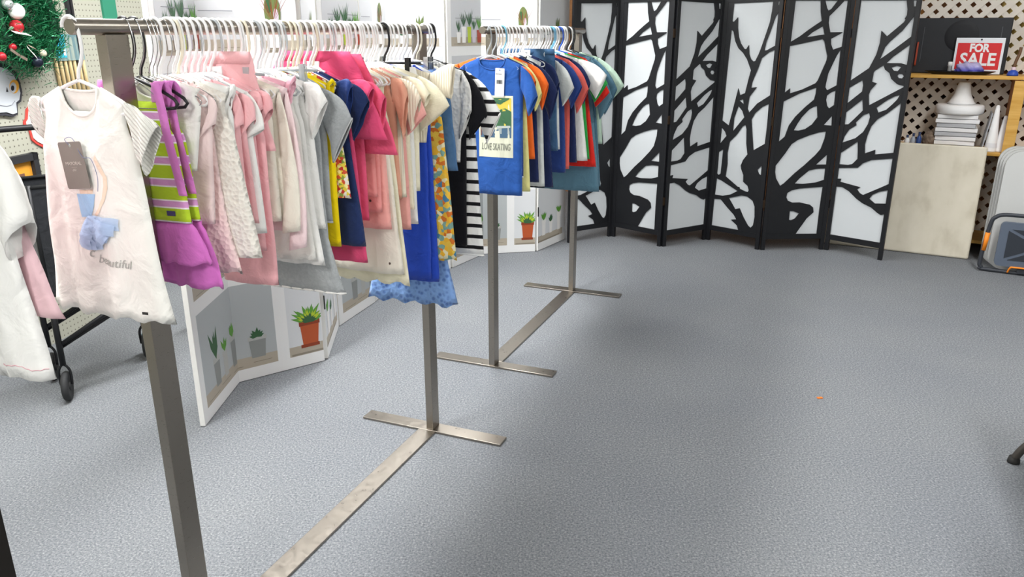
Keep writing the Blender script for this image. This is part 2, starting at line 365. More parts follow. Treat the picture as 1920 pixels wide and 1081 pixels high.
# ------------------------------------------------------------------ white printed folding screens
PC = {'white': 'ECECEC', 'glass': 'B3B8BA', 'pale': 'D9DBDE', 'glass_top': 'CBCDD1', 'sill': 'B3A999', 'sill2': '8E8577', 'concrete': '8F9290', 'conc2': 'B4B5B2',
      'terra': 'B4532A', 'terra2': '8C3A1E', 'green': '5F9A3A', 'green2': '36603C', 'lime': 'B5C832', 'cactus': '6B7C4A', 'pot': 'F0EEEC', 'line': '7D7F86', 'lilac': 'CFC6D2', 'red': 'A8402C'}
pk = list(PC); PM = [plain('print_' + k, PC[k], .5) for k in pk]; PI = {k: i for i, k in enumerate(pk)}
edge_m = plain('canvas_edge', 'F2F1EE', .6)
PW = .443
def rect(u0, z0, u1, z1): return [(u0, z0), (u1, z0), (u1, z1), (u0, z1)]
def pot(u, z, w, h, c, rim=None):
    out = [([(u - w * .38, z), (u + w * .38, z), (u + w * .5, z + h), (u - w * .5, z + h)], c)]
    out.append((rect(u - w * .53, z + h * .82, u + w * .53, z + h), rim or c)); return out
def leaves(u, z, n, L, c, sp=1.2, wd=.012, seed=0):
    rr = random.Random(seed); out = []
    for i in range(n):
        a = (i / (n - 1) - .5) * sp * 2 + rr.uniform(-.1, .1); l = L * rr.uniform(.7, 1.05)
        dx, dz = math.sin(a), math.cos(a); px, pz = dz * wd, -dx * wd
        out.append(([(u, z), (u + dx * l * .5 + px * .5, z + dz * l * .5 + pz * .5), (u + dx * l, z + dz * l), (u + dx * l * .5 - px * .5, z + dz * l * .5 - pz * .5)], c))
    return out
def oval(u, z, a, b, c, n=14): return [([(u + a * math.cos(k * 2 * math.pi / n), z + b * math.sin(k * 2 * math.pi / n)) for k in range(n)], c)]
# the picture printed across the three panels of a screen; u runs 0 .. 3*PW
def picture():
    S = []; T = 3 * PW; mid = PW + .235
    for r in range(4):
        z0 = .06 + .47 * r
        S.append((rect(.05, z0, mid - .03, z0 + .41), 'glass' if r < 2 else 'glass_top')); S.append((rect(mid + .03, z0, T - .02, z0 + .41), 'pale'))
        S.append((rect(.05, z0, mid - .03, z0 + .055), 'sill')); S.append((rect(mid + .03, z0, T - .05, z0 + .05), 'sill'))
        for k in range(4): S.append((rect(.08 + k * .15, z0 + .012 + .01 * (k % 2), .20 + k * .14, z0 + .015 + .01 * (k % 2)), 'sill2'))
        S.append((rect(mid + .04, z0 + .002, T - .1, z0 + .012), 'sill2'))
    def z(r): return .06 + .47 * r
    # bottom row
    S += pot(.20, z(0) + .04, .07, .13, 'concrete', 'conc2') + leaves(.20, z(0) + .16, 5, .15, 'green2', .35, .03, 1)
    S += pot(.30, z(0) + .04, .055, .12, 'conc2') + leaves(.30, z(0) + .155, 5, .07, 'green', .6, .02, 2)
    S += pot(.405, z(0) + .04, .06, .15, 'concrete', 'conc2') + leaves(.405, z(0) + .18, 5, .07, 'green', .4, .03, 3)
    S += pot(PW + .115, z(0) + .045, .085, .105, 'concrete', 'conc2') + leaves(PW + .115, z(0) + .145, 7, .05, 'green2', 1.3, .018, 4)
    u = PW + .375
    S += pot(u, z(0) + .045, .10, .125, 'terra', 'terra2') + [(rect(u - .05, z(0) + .035, u + .045, z(0) + .052), 'terra2')] + leaves(u, z(0) + .165, 13, .10, 'green', 1.3, .022, 5) + leaves(u, z(0) + .16, 12, .075, 'lime', 1.1, .014, 51) + leaves(u, z(0) + .16, 9, .06, 'green2', 1.3, .016, 52)
    for k, (du, w, h) in enumerate(((.09, .06, .12), (.20, .05, .09), (.33, .06, .14))):
        S += pot(2 * PW + du, z(0) + .045, w, h, 'pot') + leaves(2 * PW + du, z(0) + .04 + h, 6, .07, 'green2' if k % 2 else 'green', .7, .02, 6 + k)
    # second row
    S += pot(PW + .37, z(1) + .045, .08, .10, 'red', 'terra2') + leaves(PW + .37, z(1) + .14, 9, .12, 'green', .8, .02, 11)
    S += pot(.22, z(1) + .04, .07, .12, 'conc2') + leaves(.22, z(1) + .15, 7, .12, 'green2', .5, .03, 12)
    S += pot(2 * PW + .2, z(1) + .04, .07, .12, 'pot') + leaves(2 * PW + .2, z(1) + .15, 7, .10, 'green', .8, .03, 13)
    # third row
    S += pot(.15, z(2) + .04, .07, .12, 'pot') + leaves(.15, z(2) + .15, 7, .12, 'green', .6, .03, 14)
    S += pot(PW + .38, z(2) + .04, .09, .14, 'concrete') + oval(PW + .38, z(2) + .25, .035, .09, 'cactus')
    # top row: little pots on the left, big hairy cactus in the middle window, small cacti right
    for k, (uu, w, h, c, lf) in enumerate(((.14, .05, .065, 'pot', 'green2'), (.205, .055, .10, 'pot', 'green2'), (.275, .048, .10, 'lime', 'green2'), (.335, .055, .08, 'lilac', 'green2'), (.405, .06, .08, 'red', 'green'))):
        S += pot(uu, z(3) + .02, w, h, c) + leaves(uu, z(3) + .02 + h, 9, .08 + .02 * (k % 3), lf, .55, .008, 20 + k)
    S += pot(PW + .33, z(3) + .02, .07, .07, 'pot') + oval(PW + .33, z(3) + .165, .036, .085, 'cactus') + oval(PW + .315, z(3) + .19, .014, .03, 'green2') + oval(PW + .345, z(3) + .15, .012, .03, 'lilac')
    S += leaves(PW + .33, z(3) + .12, 15, .15, 'terra2', .5, .002, 31)
    S += pot(2 * PW + .12, z(3) + .02, .05, .05, 'pot') + leaves(2 * PW + .12, z(3) + .065, 6, .05, 'green2', .8, .02, 32)
    S += pot(2 * PW + .25, z(3) + .02, .06, .05, 'pot') + leaves(2 * PW + .25, z(3) + .065, 6, .12, 'cactus', .25, .025, 33)
    for r in (3,):
        for uu in (.1, .3): S.append((rect(uu, z(r) + .17, uu + .12, z(r) + .173), 'line'))
        S.append((rect(PW + .02, z(r) + .165, PW + .16, z(r) + .168), 'line'))
    return S
def clip(poly, u0, u1):
    for side, s in ((u0, 1), (u1, -1)):
        out = []
        for i in range(len(poly)):
            a, b2 = poly[i - 1], poly[i]; ia = (a[0] - side) * s >= 0; ib = (b2[0] - side) * s >= 0
            if ia != ib:
                t = (side - a[0]) / (b2[0] - a[0]); out.append((side, a[1] + (b2[1] - a[1]) * t))
            if ib: out.append(b2)
        poly = out
        if len(poly) < 3: return None
    return poly
PICT = picture()
def screen(pts, label, lean=0):
    t = thing('folding_screen', label, 'folding screen', pts[0])
    for i in range(3):
        a, bb = pts[i], pts[i + 1]; d = bb - a; L = d.length; ang = math.atan2(d.y, d.x)
        H = 1.86; th = .022
        bm = bmesh.new(); add_box(bm, (.003, -th, .002), (L - .003, 0, H), bev=.002)
        p = obj('panel', bm, edge_m, t); p.location = a - pts[0]; p.rotation_euler = (0, 0, ang)
        bm = bmesh.new(); k = 0
        add_poly(bm, [(u, -th - .0004, z_) for u, z_ in rect(.005, .004, L - .005, H - .002)], PI['white'])
        for poly, c in PICT:
            q = clip(poly, i * PW + .006, (i + 1) * PW - .006); k += 1
            if q: add_poly(bm, [((u - i * PW) * L / PW, -th - .0005 - k * .000012, min(z_, H - .003)) for u, z_ in q], PI[c])
        me = bpy.data.meshes.new('printed_canvas'); bm.to_mesh(me); bm.free()
        link('printed_canvas', me, PM, p)
        if i:
            for z_ in (.3, 1.55): 
                h = box('hinge', (-.003, -th - .006, z_ - .035), (.003, -th - .0005, z_ + .035), plain('dark_hinge', '3A3A3A', .5, 1), t); h.location = a - pts[0]; h.rotation_euler = (0, 0, ang)
    return t
A0, A1, A2, A3 = ground(375, 800), ground(442, 715), ground(607, 673), ground(628, 612)
A4 = Vector((-.85, 4.457, 0)); A5 = Vector((-.775, 4.90, 0)); A6 = Vector((-.435, 5.17, 0)); A7 = Vector((-.225, 5.543, 0)); A8 = Vector((.172, 5.617, 0)); A9 = Vector((.40, 5.98, 0))
gap = Vector((.004, .012, 0))
screen([A0, A1, A2, A3], 'white folding screen printed with cactus pots, nearest one behind the girls clothes rack')
screen([A3 + gap, A4, A5, A6], 'white printed folding screen in the middle, half hidden behind the packed clothes')
screen([A6 + gap, A7, A8, A9], 'farthest white printed folding screen, touching the black divider')
# ------------------------------------------------------------------ steel clothes racks
AR = R(22); U = Vector((math.sin(AR), math.cos(AR), 0)); V = Vector((math.cos(AR), -math.sin(AR), 0)); ROT = -AR
ZT = 1.562
steel = steel_mat()
def rack(name_label, p0, L, over=.095, m=None, base=True, near=True):
    m = m or steel
    t = thing('clothes_rack', name_label, 'clothes rack', p0, ROT)
    bm = bmesh.new(); add_tube(bm, [(0, -over, ZT), (0, -over + .001, ZT), (0, L + over - .001, ZT), (0, L + over, ZT)], [.0145, .0155, .0155, .0145], 24)
    rail = obj('rail', bm, m, t, False)
    for p in rail.data.polygons: p.use_smooth = len(p.vertices) == 4
    for y in ([0, L] if near else [L]):
        box('post', (-.015, y - .028, .011), (.015, y + .028, ZT - .0145), m, t, .0015)
        box('foot', (-.315, y - .034, 0), (.315, y + .034, .010), m, t, .0015)
    box('floor_bar', (-.048, .034, .001), (.028, L - .034, .009), m, t, .0015)
    return t
P1 = Vector((-.813, 1.658, 0)); L1 = 1.30
P2 = Vector((-.089, 3.509, 0)); L2 = 1.25
dark = plain('dark_steel', '2A2724', .45, .6)
rack('brushed steel clothes rack nearest the camera, packed with girls clothes', P1, L1)
rack('brushed steel clothes rack farther back, hung with boys shirts', P2, L2)
P3 = P1 - V * .13 - U * 1.78; L3 = 1.40
rack('dark steel clothes rack at the left edge of the view', P3, L3, m=dark)

class Frame:
    """a spot on a rail; local x runs across the rail, y along it, z up from the rail's centre"""
    def __init__(s, P, along, off=0, yaw=0):
        s.o = P + U * along + V * off + Vector((0, 0, ZT)); s.yaw = yaw; s.rot = ROT + yaw
        s.x = Vector((math.cos(s.rot), math.sin(s.rot), 0)); s.y = Vector((-math.sin(s.rot), math.cos(s.rot), 0))
    def loc(s, px, py):
        q = on_plane(px, py, s.o, s.y) - s.o; return q.dot(s.x), q.z

# ------------------------------------------------------------------ hangers
whitep = plain('white_plastic', 'F4F4F4', .35); creamp = plain('cream_plastic', 'F0E9D4', .4); blackp = plain('black_plastic', '1B1B1E', .4)
clearp = plain('clear_plastic', 'E6ECF0', .15, 0, .5, **{'Transmission Weight': .6}); wire = plain('chrome_wire', 'C4C6C8', .2, 1); bluep = plain('blue_plastic', '2B62D8', .35); tealp = plain('pale_blue_plastic', '7FC0E0', .35)
HM = {'white': (whitep, .0036), 'cream': (creamp, .0036), 'clear': (clearp, .0032), 'wire': (wire, .0012), 'black': (blackp, .0036), 'blue': (bluep, .0034), 'teal': (tealp, .0034)}
HDESC = {'white': 'white plastic', 'cream': 'cream plastic', 'clear': 'clear plastic', 'wire': 'thin chrome wire', 'black': 'black plastic', 'blue': 'bright blue plastic', 'teal': 'pale blue plastic'}
HMESH = {}
def hanger_meshes(kind, clip_):
    key = (kind, clip_)
    if key in HMESH: return HMESH[key]
    m, r = HM[kind]; rr = .0158 + r * .9
    hook = [(rr * math.sin(a), 0, rr * math.cos(a)) for a in [R(x) for x in range(-95, 100, 15)]]
    hook += [(.0225, 0, -.024), (.021, 0, -.048), (.013, 0, -.068), (.004, 0, -.082), (0, 0, -.100)]
    bm = bmesh.new(); add_tube(bm, smooth_path(hook, 2), r, 7)
    for f in bm.faces: f.smooth = True
    hm = bpy.data.meshes.new('hook'); bm.to_mesh(hm); bm.free(); hm.materials.append(m)
    bm = bmesh.new()
    if clip_:
        add_tube(bm, [(-.13, 0, -.104), (.13, 0, -.104)], r, 7)
    else:
        loop = [(0, 0, -.100), (.03, 0, -.109), (.07, 0, -.123), (.095, 0, -.134), (.112, 0, -.143), (.120, 0, -.153), (.112, 0, -.161), (.09, 0, -.163), (0, 0, -.163)]
        loop = loop + [(-x, y, z) for x, y, z in loop[-2:0:-1]]
        add_tube(bm, loop, r, 7, closed=True)
    for f in bm.faces: f.smooth = True
    bmh = bpy.data.meshes.new('shoulder_bar'); bm.to_mesh(bmh); bm.free(); bmh.materials.append(m)
    bm = bmesh.new()
    add_box(bm, (-.008, -.007, -.026), (.008, -.0045, .016)); add_box(bm, (-.008, .0045, -.026), (.008, .007, .016)); add_box(bm, (-.004, -.0045, .004), (.004, .0045, .010))
    cl = bpy.data.meshes.new('clip'); bm.to_mesh(cl); bm.free(); cl.materials.append(m)
    HMESH[key] = (hm, bmh, cl); return HMESH[key]
tabm = plain('tab_white', 'F5F5F5', .4)
_tab = bmesh.new()
_tab_pts = [(.032 * math.cos(a) * (1 if abs(math.cos(a)) < .9 else .98), 0, .02 * math.sin(a)) for a in [R(x) for x in range(180, 361, 15)]]
def tab_mesh():
    bm = bmesh.new(); prof = [(-.021, .018), (-.020, -.006), (-.012, -.018), (.012, -.018), (.020, -.006), (.021, .018)]
    f = bm.faces.new([bm.verts.new((x, -.002, z)) for x, z in prof])
    r = bmesh.ops.extrude_face_region(bm, geom=[f]); bmesh.ops.translate(bm, verts=[e for e in r['geom'] if isinstance(e, bmesh.types.BMVert)], vec=(0, .004, 0))
    me = bpy.data.meshes.new('size_tab'); bm.to_mesh(me); bm.free(); me.materials.append(tabm); return me
TABM = tab_mesh()
def hanger(fr, kind, label, clip_=False, tab=False, group=None, tilt=0, small=1):
    hm, bmh, cl = hanger_meshes(kind, clip_)
    t = thing('clothes_hanger', label, 'hanger', fr.o, fr.rot, group); t.rotation_euler.x = 0
    link('hook', hm, None, t); sb = link('shoulder_bar', bmh, None, t); sb.scale = (small, 1, 1)
    if clip_:
        for s in (-1, 1): c = link('clip', cl, None, t); c.location = (s * .085, 0, -.104)
    if tab:
        c = link('size_tab', TABM, None, t); c.location = (0, -.008, -.105)
        box('size_print', (-.006, -.0030, -.006), (.006, -.0022, .006), plain('size_grey', '9A9C9E', .6), c)
    return t

# ------------------------------------------------------------------ garments
def sgn(x): return -1 if x < 0 else 1
def lerp(a, b, t): return a + (b - a) * t
def sst(a, b, x):
    t = min(max((x - a) / (b - a), 0), 1); return t * t * (3 - 2 * t)
class Body:
    def __init__(s, ws=.125, zn=-.112, zs=-.140, wn=.055, hem=(.15, -.5), chest=None, D=.009, fold=.004, seed=0, drop=.035, backdrop=.008, hemwave=0, cx=0, hcx=0, nf=2.2, arm=.2, flare=1.0, tier=0, z0=None):
        s.__dict__.update(locals()); s.wh, s.zh = hem
        s.chest = chest if chest is not None else max(ws * .98, min(ws * 1.04, s.wh))
        rr = random.Random(seed * 7 + 3); s.p = [rr.uniform(0, 6.28) for _ in range(6)]; s.k = [rr.uniform(.75, 1.25) for _ in range(4)]
    def w(s, t):
        ta = s.arm
        if t < ta: return s.ws + (s.chest - s.ws) * sst(0, ta, t) - .012 * math.sin(math.pi * t / ta)
        q = (t - ta) / (1 - ta); return lerp(s.chest, s.wh, q ** s.flare)
    def top(s, sx, front):
        x = abs(sx) * s.ws
        if x < s.wn:
            d = s.drop if front else s.backdrop
            return s.zn - d * math.sqrt(max(0, 1 - (x / s.wn) ** 2))
        return lerp(s.zn, s.zs, (x - s.wn) / max(1e-4, s.ws - s.wn))
    def pos(s, sx, t, front, off=0):
        zt = s.top(sx, front); x = sx * s.w(t)
        zh = s.zh + s.hemwave * math.sin(sx * 14 + s.p[4])
        z = lerp(zt, zh, t)
        if s.tier:
            q = (-z / s.tier) % 1.0; x *= 1 + .03 * q
        e = math.sqrt(max(0, 1 - abs(sx) ** s.nf))
        g = .004 + (s.D - .004) * sst(0, .22, t)
        y = g * e
        if s.tier: y += .004 * q * e
        A = s.fold * t ** .8
        F = A * (.62 * math.sin(26 * s.k[0] * x / .15 * .35 + s.p[0] + 1.5 * z) + .38 * math.sin(62 * s.k[1] * x / .15 * .35 + s.p[1] - 2 * z)) 
        F += .0012 * math.sin(30 * x + 22 * z + s.p[2]) * sst(0, .3, t)
        yy = -(y + off) if front else (y + off)
        return Vector((x + s.cx + s.hcx * t, yy + F, z))
    def build(s, nx=20, nz=22, hemband=True, t0=0, t1=1):
        bm = bmesh.new()
        xs = [-1 + 2 * i / nx for i in range(nx + 1)]
        n = s.wn / s.ws
        if s.wn > 0: xs = sorted(set([round(x, 4) for x in xs if abs(abs(x) - n) > .04] + [-n, n, -n * .985, n * .985]))
        for front in (True, False):
            g = []
            for sx in xs:
                row = []
                for j in range(nz + 1):
                    t = lerp(t0, t1, j / nz); off = 0
                    if hemband and t > 1 - .035 and t1 == 1: off = .0012
                    row.append(bm.verts.new(s.pos(sx, t, front, off)))
                g.append(row)
            for i in range(len(xs) - 1):
                for j in range(nz):
                    f = (g[i][j], g[i + 1][j], g[i + 1][j + 1], g[i][j + 1])
                    bm.faces.new(f if front else f[::-1])
        bmesh.ops.remove_doubles(bm, verts=bm.verts, dist=.0004)
        return bm
    def collar(s, r=.0032):
        pts = []
        n = s.wn / s.ws
        for i in range(17): pts.append(s.pos(lerp(-n, n, i / 16), 0.004, True, .0005))
        for i in range(1, 16): pts.append(s.pos(lerp(n, -n, i / 16), 0.004, False, .0005))
        bm = bmesh.new(); add_tube(bm, pts, r, 6, closed=True); return bm
    def find(s, x, z, off=.0015):
        """point on the front surface with local coordinates x, z"""
        t = .5; sx = 0
        for _ in range(12):
            sx = max(-.98, min(.98, (x - s.cx - s.hcx * t) / s.w(t))); zt = s.top(sx, True); t = max(0, min(1, (z - zt) / (s.zh - zt)))
        q = s.pos(sx, t, True, off); return Vector((x, q.y, z))
    def sleeve(s, side, ct, cb, bend=0, D=None, flut=0, n=9, seed=0):
        """ct, cb: top and bottom corner of the cuff (local x, z)"""
        D = D or s.D; bm = bmesh.new(); rings = []
        A = Vector((s.ws * .96, 0, s.zs + .001)); 
        za = s.zs - max(.075, abs(s.zs - s.zh) * s.arm * .85); B = Vector((s.w(s.arm) * .93, 0, za))
        CT = Vector((ct[0], 0, ct[1])); CB = Vector((cb[0], 0, cb[1]))
        rr = random.Random(seed + 11 * side); ph = rr.uniform(0, 6)
        for k in range(n + 1):
            t = k / n; mt = Vector((bend * .8, 0, bend)) * math.sin(math.pi * t)
            a = A.lerp(CT, t) + mt; b2 = B.lerp(CB, t) + mt * .4; c = (a + b2) / 2; h = (a - b2) / 2
            d = lerp(.004, D * 1.5, sst(0, .9, t))
            ring = []
            for q in range(14):
                th = q * 2 * math.pi / 14
                y = d * math.sin(th) + flut * t * math.sin(5 * th + ph) + s.fold * .5 * math.sin(9 * t + 3 * math.cos(th) + ph)
                p = c + h * math.cos(th) * (1 + flut * 6 * t * math.sin(3 * th + ph)) + Vector((0, y, 0))
                p.x = p.x * side + s.cx; ring.append(bm.verts.new(p))
            rings.append(ring)
        for a, b2 in zip(rings, rings[1:]):
            for q in range(14):
                f = (a[q], a[(q + 1) % 14], b2[(q + 1) % 14], b2[q]); bm.faces.new(f if side < 0 else f[::-1])
        return bm
def drape(me, body, cx, cz, off=.0018):
    """lay a flat mesh (its x, y) on the front of the garment"""
    for v in me.vertices:
        z0 = v.co.z; q = body.find(v.co.x + cx, v.co.y + cz, off + z0); v.co = q
    me.update(); return me
def grid_patch(w, h, nx=8, nz=8):
    bm = bmesh.new(); g = [[bm.verts.new((-w/2 + w*i/nx, -h/2 + h*j/nz, 0)) for j in range(nz + 1)] for i in range(nx + 1)]
    for i in range(nx):
        for j in range(nz): bm.faces.new((g[i][j], g[i+1][j], g[i+1][j+1], g[i][j+1]))
    me = bpy.data.meshes.new('patch'); bm.to_mesh(me); bm.free(); return me
def poly_patch(polys, sub=2):
    bm = bmesh.new()
    for k, pts in enumerate(polys): add_poly(bm, [(x, z, k * .0001) for x, z in pts])
    bmesh.ops.triangulate(bm, faces=bm.faces)
    if sub: bmesh.ops.subdivide_edges(bm, edges=bm.edges, cuts=sub, use_grid_fill=True)
    me = bpy.data.meshes.new('patch'); bm.to_mesh(me); bm.free(); return me

KIND = {'tee': ('tee_shirt', 't-shirt'), 'dress': ('dress', 'dress'), 'top': ('blouse', 'blouse'), 'cardigan': ('cardigan', 'cardigan'), 'shorts': ('shorts', 'shorts'), 'trousers': ('trousers', 'trousers'), 'skirt': ('skirt', 'skirt'), 'ruffle': ('ruffled_top', 'top')}
def thick(o, t=.0012):
    md = o.modifiers.new('cloth', 'SOLIDIFY'); md.thickness = t; md.offset = 0; return o
def garment(P, s, kind, label, mat, hem, cuff=None, off=0, yaw=0, hk='white', lining=None, mat2=None, tab=False, short=None, long=False, nogroup=True, ws=None, straps=False, flut=0, collar=True, trim=None, group=None, hlabel=None, **kw):
    fr = Frame(P, s, off, R(yaw)); nm, cat = KIND[kind]
    t = thing(nm, label, cat, fr.o, fr.rot, group)
    seed = int(s * 1000) + (500 if P is P2 else 0)
    clip_ = kind in ('shorts', 'trousers', 'skirt')
    H = (hem[0], hem[1] - ZT)
    if clip_:
        w0 = ws or .11; zt = kw.pop('zt', -.118); D = kw.pop('D', .010)
        if kind == 'skirt':
            b = Body(ws=w0, zn=zt, zs=zt, wn=0, hem=H, chest=w0 + .01, D=D, seed=seed, drop=0, backdrop=0, arm=.1, **kw)
            thick(obj('skirt_body', b.build(), mat, t, True)); bodies = b
            bm = bmesh.new(); pts = [Vector((w0 * math.cos(a) * 1.01, .006 * math.sin(a), zt)) for a in [k * math.pi / 12 for k in range(24)]]
            add_tube(bm, pts, .005, 6, closed=True); obj('waistband', bm, mat, t, True)
        else:
            bodies = None
            for sd in (-1, 1):
                bm = bmesh.new(); rings = []; n = 16; rr = random.Random(seed + sd); ph = rr.uniform(0, 6)
                for k in range(n + 1):
                    q = k / n; z = lerp(zt, H[1], q)
                    hw = lerp(w0 * .5, H[0] * .49, q ** .7); c = lerp(w0 * .5, H[0] * .52, q); d = lerp(.005, D, sst(0, .3, q)) * (1.12 if q > .93 else 1)
                    ring = []
                    for j in range(16):
                        th = j * 2 * math.pi / 16
                        ring.append(bm.verts.new((sd * (c + hw * math.cos(th)), d * math.sin(th) + .003 * math.sin(14 * q + 2 * math.cos(th) + ph), z)))
                    rings.append(ring)
                for a, b2 in zip(rings, rings[1:]):
                    for j in range(16): bm.faces.new((a[j], a[(j+1) % 16], b2[(j+1) % 16], b2[j]))
                thick(obj('trouser_leg', bm, mat, t, True))
            bm = bmesh.new(); pts = [Vector((w0 * 1.0 * math.cos(a), .007 * math.sin(a), zt - .012)) for a in [k * math.pi / 12 for k in range(24)]]
            vs1 = [bm.verts.new(p + Vector((0, 0, .014))) for p in pts]; vs2 = [bm.verts.new(p - Vector((0, 0, .014))) for p in pts]
            for j in range(24): bm.faces.new((vs1[j], vs1[(j+1) % 24], vs2[(j+1) % 24], vs2[j]))
            thick(obj('waistband', bm, mat2 or mat, t, True), .003)
    else:
        b = Body(ws=ws or .125, hem=H, seed=seed, **kw); bodies = b
        if straps:
            b.zs = b.zn - .05; 
        thick(obj('body', b.build(), mat, t, True))
        if collar and not straps: obj('collar', b.collar(), mat2 or trim or mat, t, True)
        if cuff:
            ct, cb = cuff; ct = (ct[0], ct[1] - ZT); cb = (cb[0], cb[1] - ZT)
            for sd in (-1, 1):
                o = thick(obj('sleeve', b.sleeve(sd, ct, cb, flut=flut, seed=seed, n=16 if long else 10, bend=.02 if long else .014), mat2 if (mat2 and kind == 'ruffle') else mat, t, True))
                if trim: 
                    bm = bmesh.new(); A = Vector((ct[0], 0, ct[1])); B2 = Vector((cb[0], 0, cb[1])); pts = []
                    for k in range(14):
                        th = k * 2 * math.pi / 14; p = (A + B2) / 2 + (A - B2) / 2 * math.cos(th) + Vector((0, b.D * math.sin(th), 0)); pts.append(Vector((p.x * sd + b.cx, p.y, p.z)))
                    add_tube(bm, pts, .0028, 5, closed=True); obj('cuff', bm, trim, t, True)
        if trim:
            bm = bmesh.new(); pts = [b.pos(lerp(-.995, .995, i / 30), .995, True) for i in range(31)] + [b.pos(lerp(.995, -.995, i / 30), .995, False) for i in range(1, 30)]
            add_tube(bm, pts, .0034, 6, closed=True); obj('hem_trim', bm, trim, t, True)
    hd = HDESC[hk]
    hanger(fr, hk, hlabel or ('%s hanger holding the %s' % (hd, short or label)), clip_, tab)
    return t, bodies, fr
# ------------------------------------------------------------------ cloth colours
C = {}
def cl(n, *a, **k): C[n] = cloth(n, *a, **k); return C[n]
cl('white', 'F2F1EE'); cl('offwhite', 'F2F0EA'); cl('ivory', 'EFE8DA'); cl('cream', 'EFE8CE'); cl('cream2', 'F0E6D0', 'rib'); cl('blush', 'F2DAD8'); cl('blush2', 'F2D6D4', 'lace', f=.8)
cl('rose', 'F1B9BD'); cl('rose2', 'F0B3B8'); cl('pink', 'F2B9C9'); cl('palepink', 'F6DCDF'); cl('eyelet', 'F0EBE2', 'lace', 'EBE4DA', f=.9); cl('crochet', 'F3F1EA', 'knit'); cl('lace', 'EEEDEA', 'lace', f=.7)
cl('magenta', 'D172C2'); cl('lilacstrap', 'D67FC8'); cl('hot', 'E2517C'); cl('hot2', 'E85C80'); cl('coral', 'F09C98'); cl('salmon', 'F2AEA6'); cl('peach', 'F6B79C', 'tulle'); cl('pinktulle', 'FAD4DB', 'tulle')
cl('stripes', 'B7D138', 'stripe', f=1 / .047, stops=[(0, 'F1E9EE'), (.07, 'D79ACF'), (.34, 'F1E9EE'), (.41, 'B4CF33')])
cl('grey', 'A3A7AA', 'mottle', 'B0B4B6', f=8); cl('greylight', 'B9BBBC', 'mottle', 'C6C8C8', f=6); cl('yellow', 'F2D50F'); cl('navy', '24335F'); cl('navy2', '1F2B55'); cl('navyblue', '2A4180')
cl('flor', 'F0D060', 'floral', f=115, stops=[(0, 'E7D24A'), (.25, 'C43B32'), (.45, 'F1EADC'), (.62, 'D95A3C'), (.75, '8FA04A'), (.9, 'F6E9A0')])
cl('flor2', 'E8C060', 'floral', f=62, stops=[(0, 'EBC24C'), (.25, 'D9762E'), (.42, 'E9E0B8'), (.6, '7FA79C'), (.75, 'F0B93A'), (.9, '4F86A8')])
cl('royal', '2748B4'); cl('denim', '54789F', 'denim', '3E618C'); cl('denimlight', '7C9DC4', 'denim', '5F84B2'); cl('laceblue', '7FA3DA', 'lace', '5C7DBC', f=.5)
cl('black', '17171C'); cl('bw', 'F0F0EE', 'stripe', f=1 / .042, stops=[(0, '1A1A1E'), (.33, 'F0F0EE')])
cl('blue', '2B58A4'); cl('paleyellow', 'EDE79A'); cl('orange', 'F4702A'); cl('tee_coral', 'E3685F'); cl('tee_grey', 'D4D8D6'); cl('green', '2FA24A'); cl('red', 'DA2A22'); cl('teal', '5A7F92'); cl('sage', 'B4CDBB'); cl('darkdenim', '35547A', 'denim', '4A6E90'); cl('teal2', '4E7286')
ink = plain('print_black', '222226', .6); silver = plain('silver_ink', 'B4B3AE', .5)
G = garment
# ---- the first white tee
fr = None
t, b, fr = G(P1, -.088, 'tee', 'white crocheted-sleeve girls tee with blue ballerina print, foremost on the near rack', C['offwhite'], (.172, .975), off=-.008, ws=.118, D=.022, fold=.007, drop=.055, hcx=-.012, chest=.128, short='white ballerina tee', wn=.052, hemwave=.006)
for sd, pa, pb in ((-1, (53, 182), (82, 262)), (1, (289, 236), (268, 330))):
    ct = fr.loc(*pa); cb = fr.loc(*pb); ct = (sd * (ct[0] + .008), ct[1]); cb = (sd * (cb[0] + .008), cb[1])
    thick(obj('sleeve', b.sleeve(sd, ct, cb, bend=.004, D=.011, flut=.001, n=12), C['crochet'], t, True))
def px(fr, x, y): return fr.loc(x, y)
def pxpoly(fr, pts): return [fr.loc(*p) for p in pts]
skyblue = cloth('appliqueblue', 'A8CDF0'); tulleblue = cloth('tullepuff', 'BDD4F5', 'tulle'); skin = cloth('skintone', 'F0D9C4')
me = poly_patch([pxpoly(fr, [(163, 359), (196, 360), (192, 385), (188, 402), (172, 402), (168, 385)])]); link('blue_bodice', drape(me, b, 0, 0), skyblue, t)
me = poly_patch([pxpoly(fr, [(168, 352), (192, 352), (190, 362), (170, 362)]), pxpoly(fr, [(195, 288), (205, 305), (217, 330), (219, 350), (216, 372), (206, 392), (197, 402), (193, 398), (203, 385), (211, 368), (213, 345), (211, 328), (200, 310), (193, 295)])]); link('dancer_print', drape(me, b, 0, 0, .0013), skin, t)
c0 = fr.loc(200, 425)
top = fr.loc(184, 402); rr = random.Random(6); bm = bmesh.new()   # gathered tulle skirt in loose overlapping petals
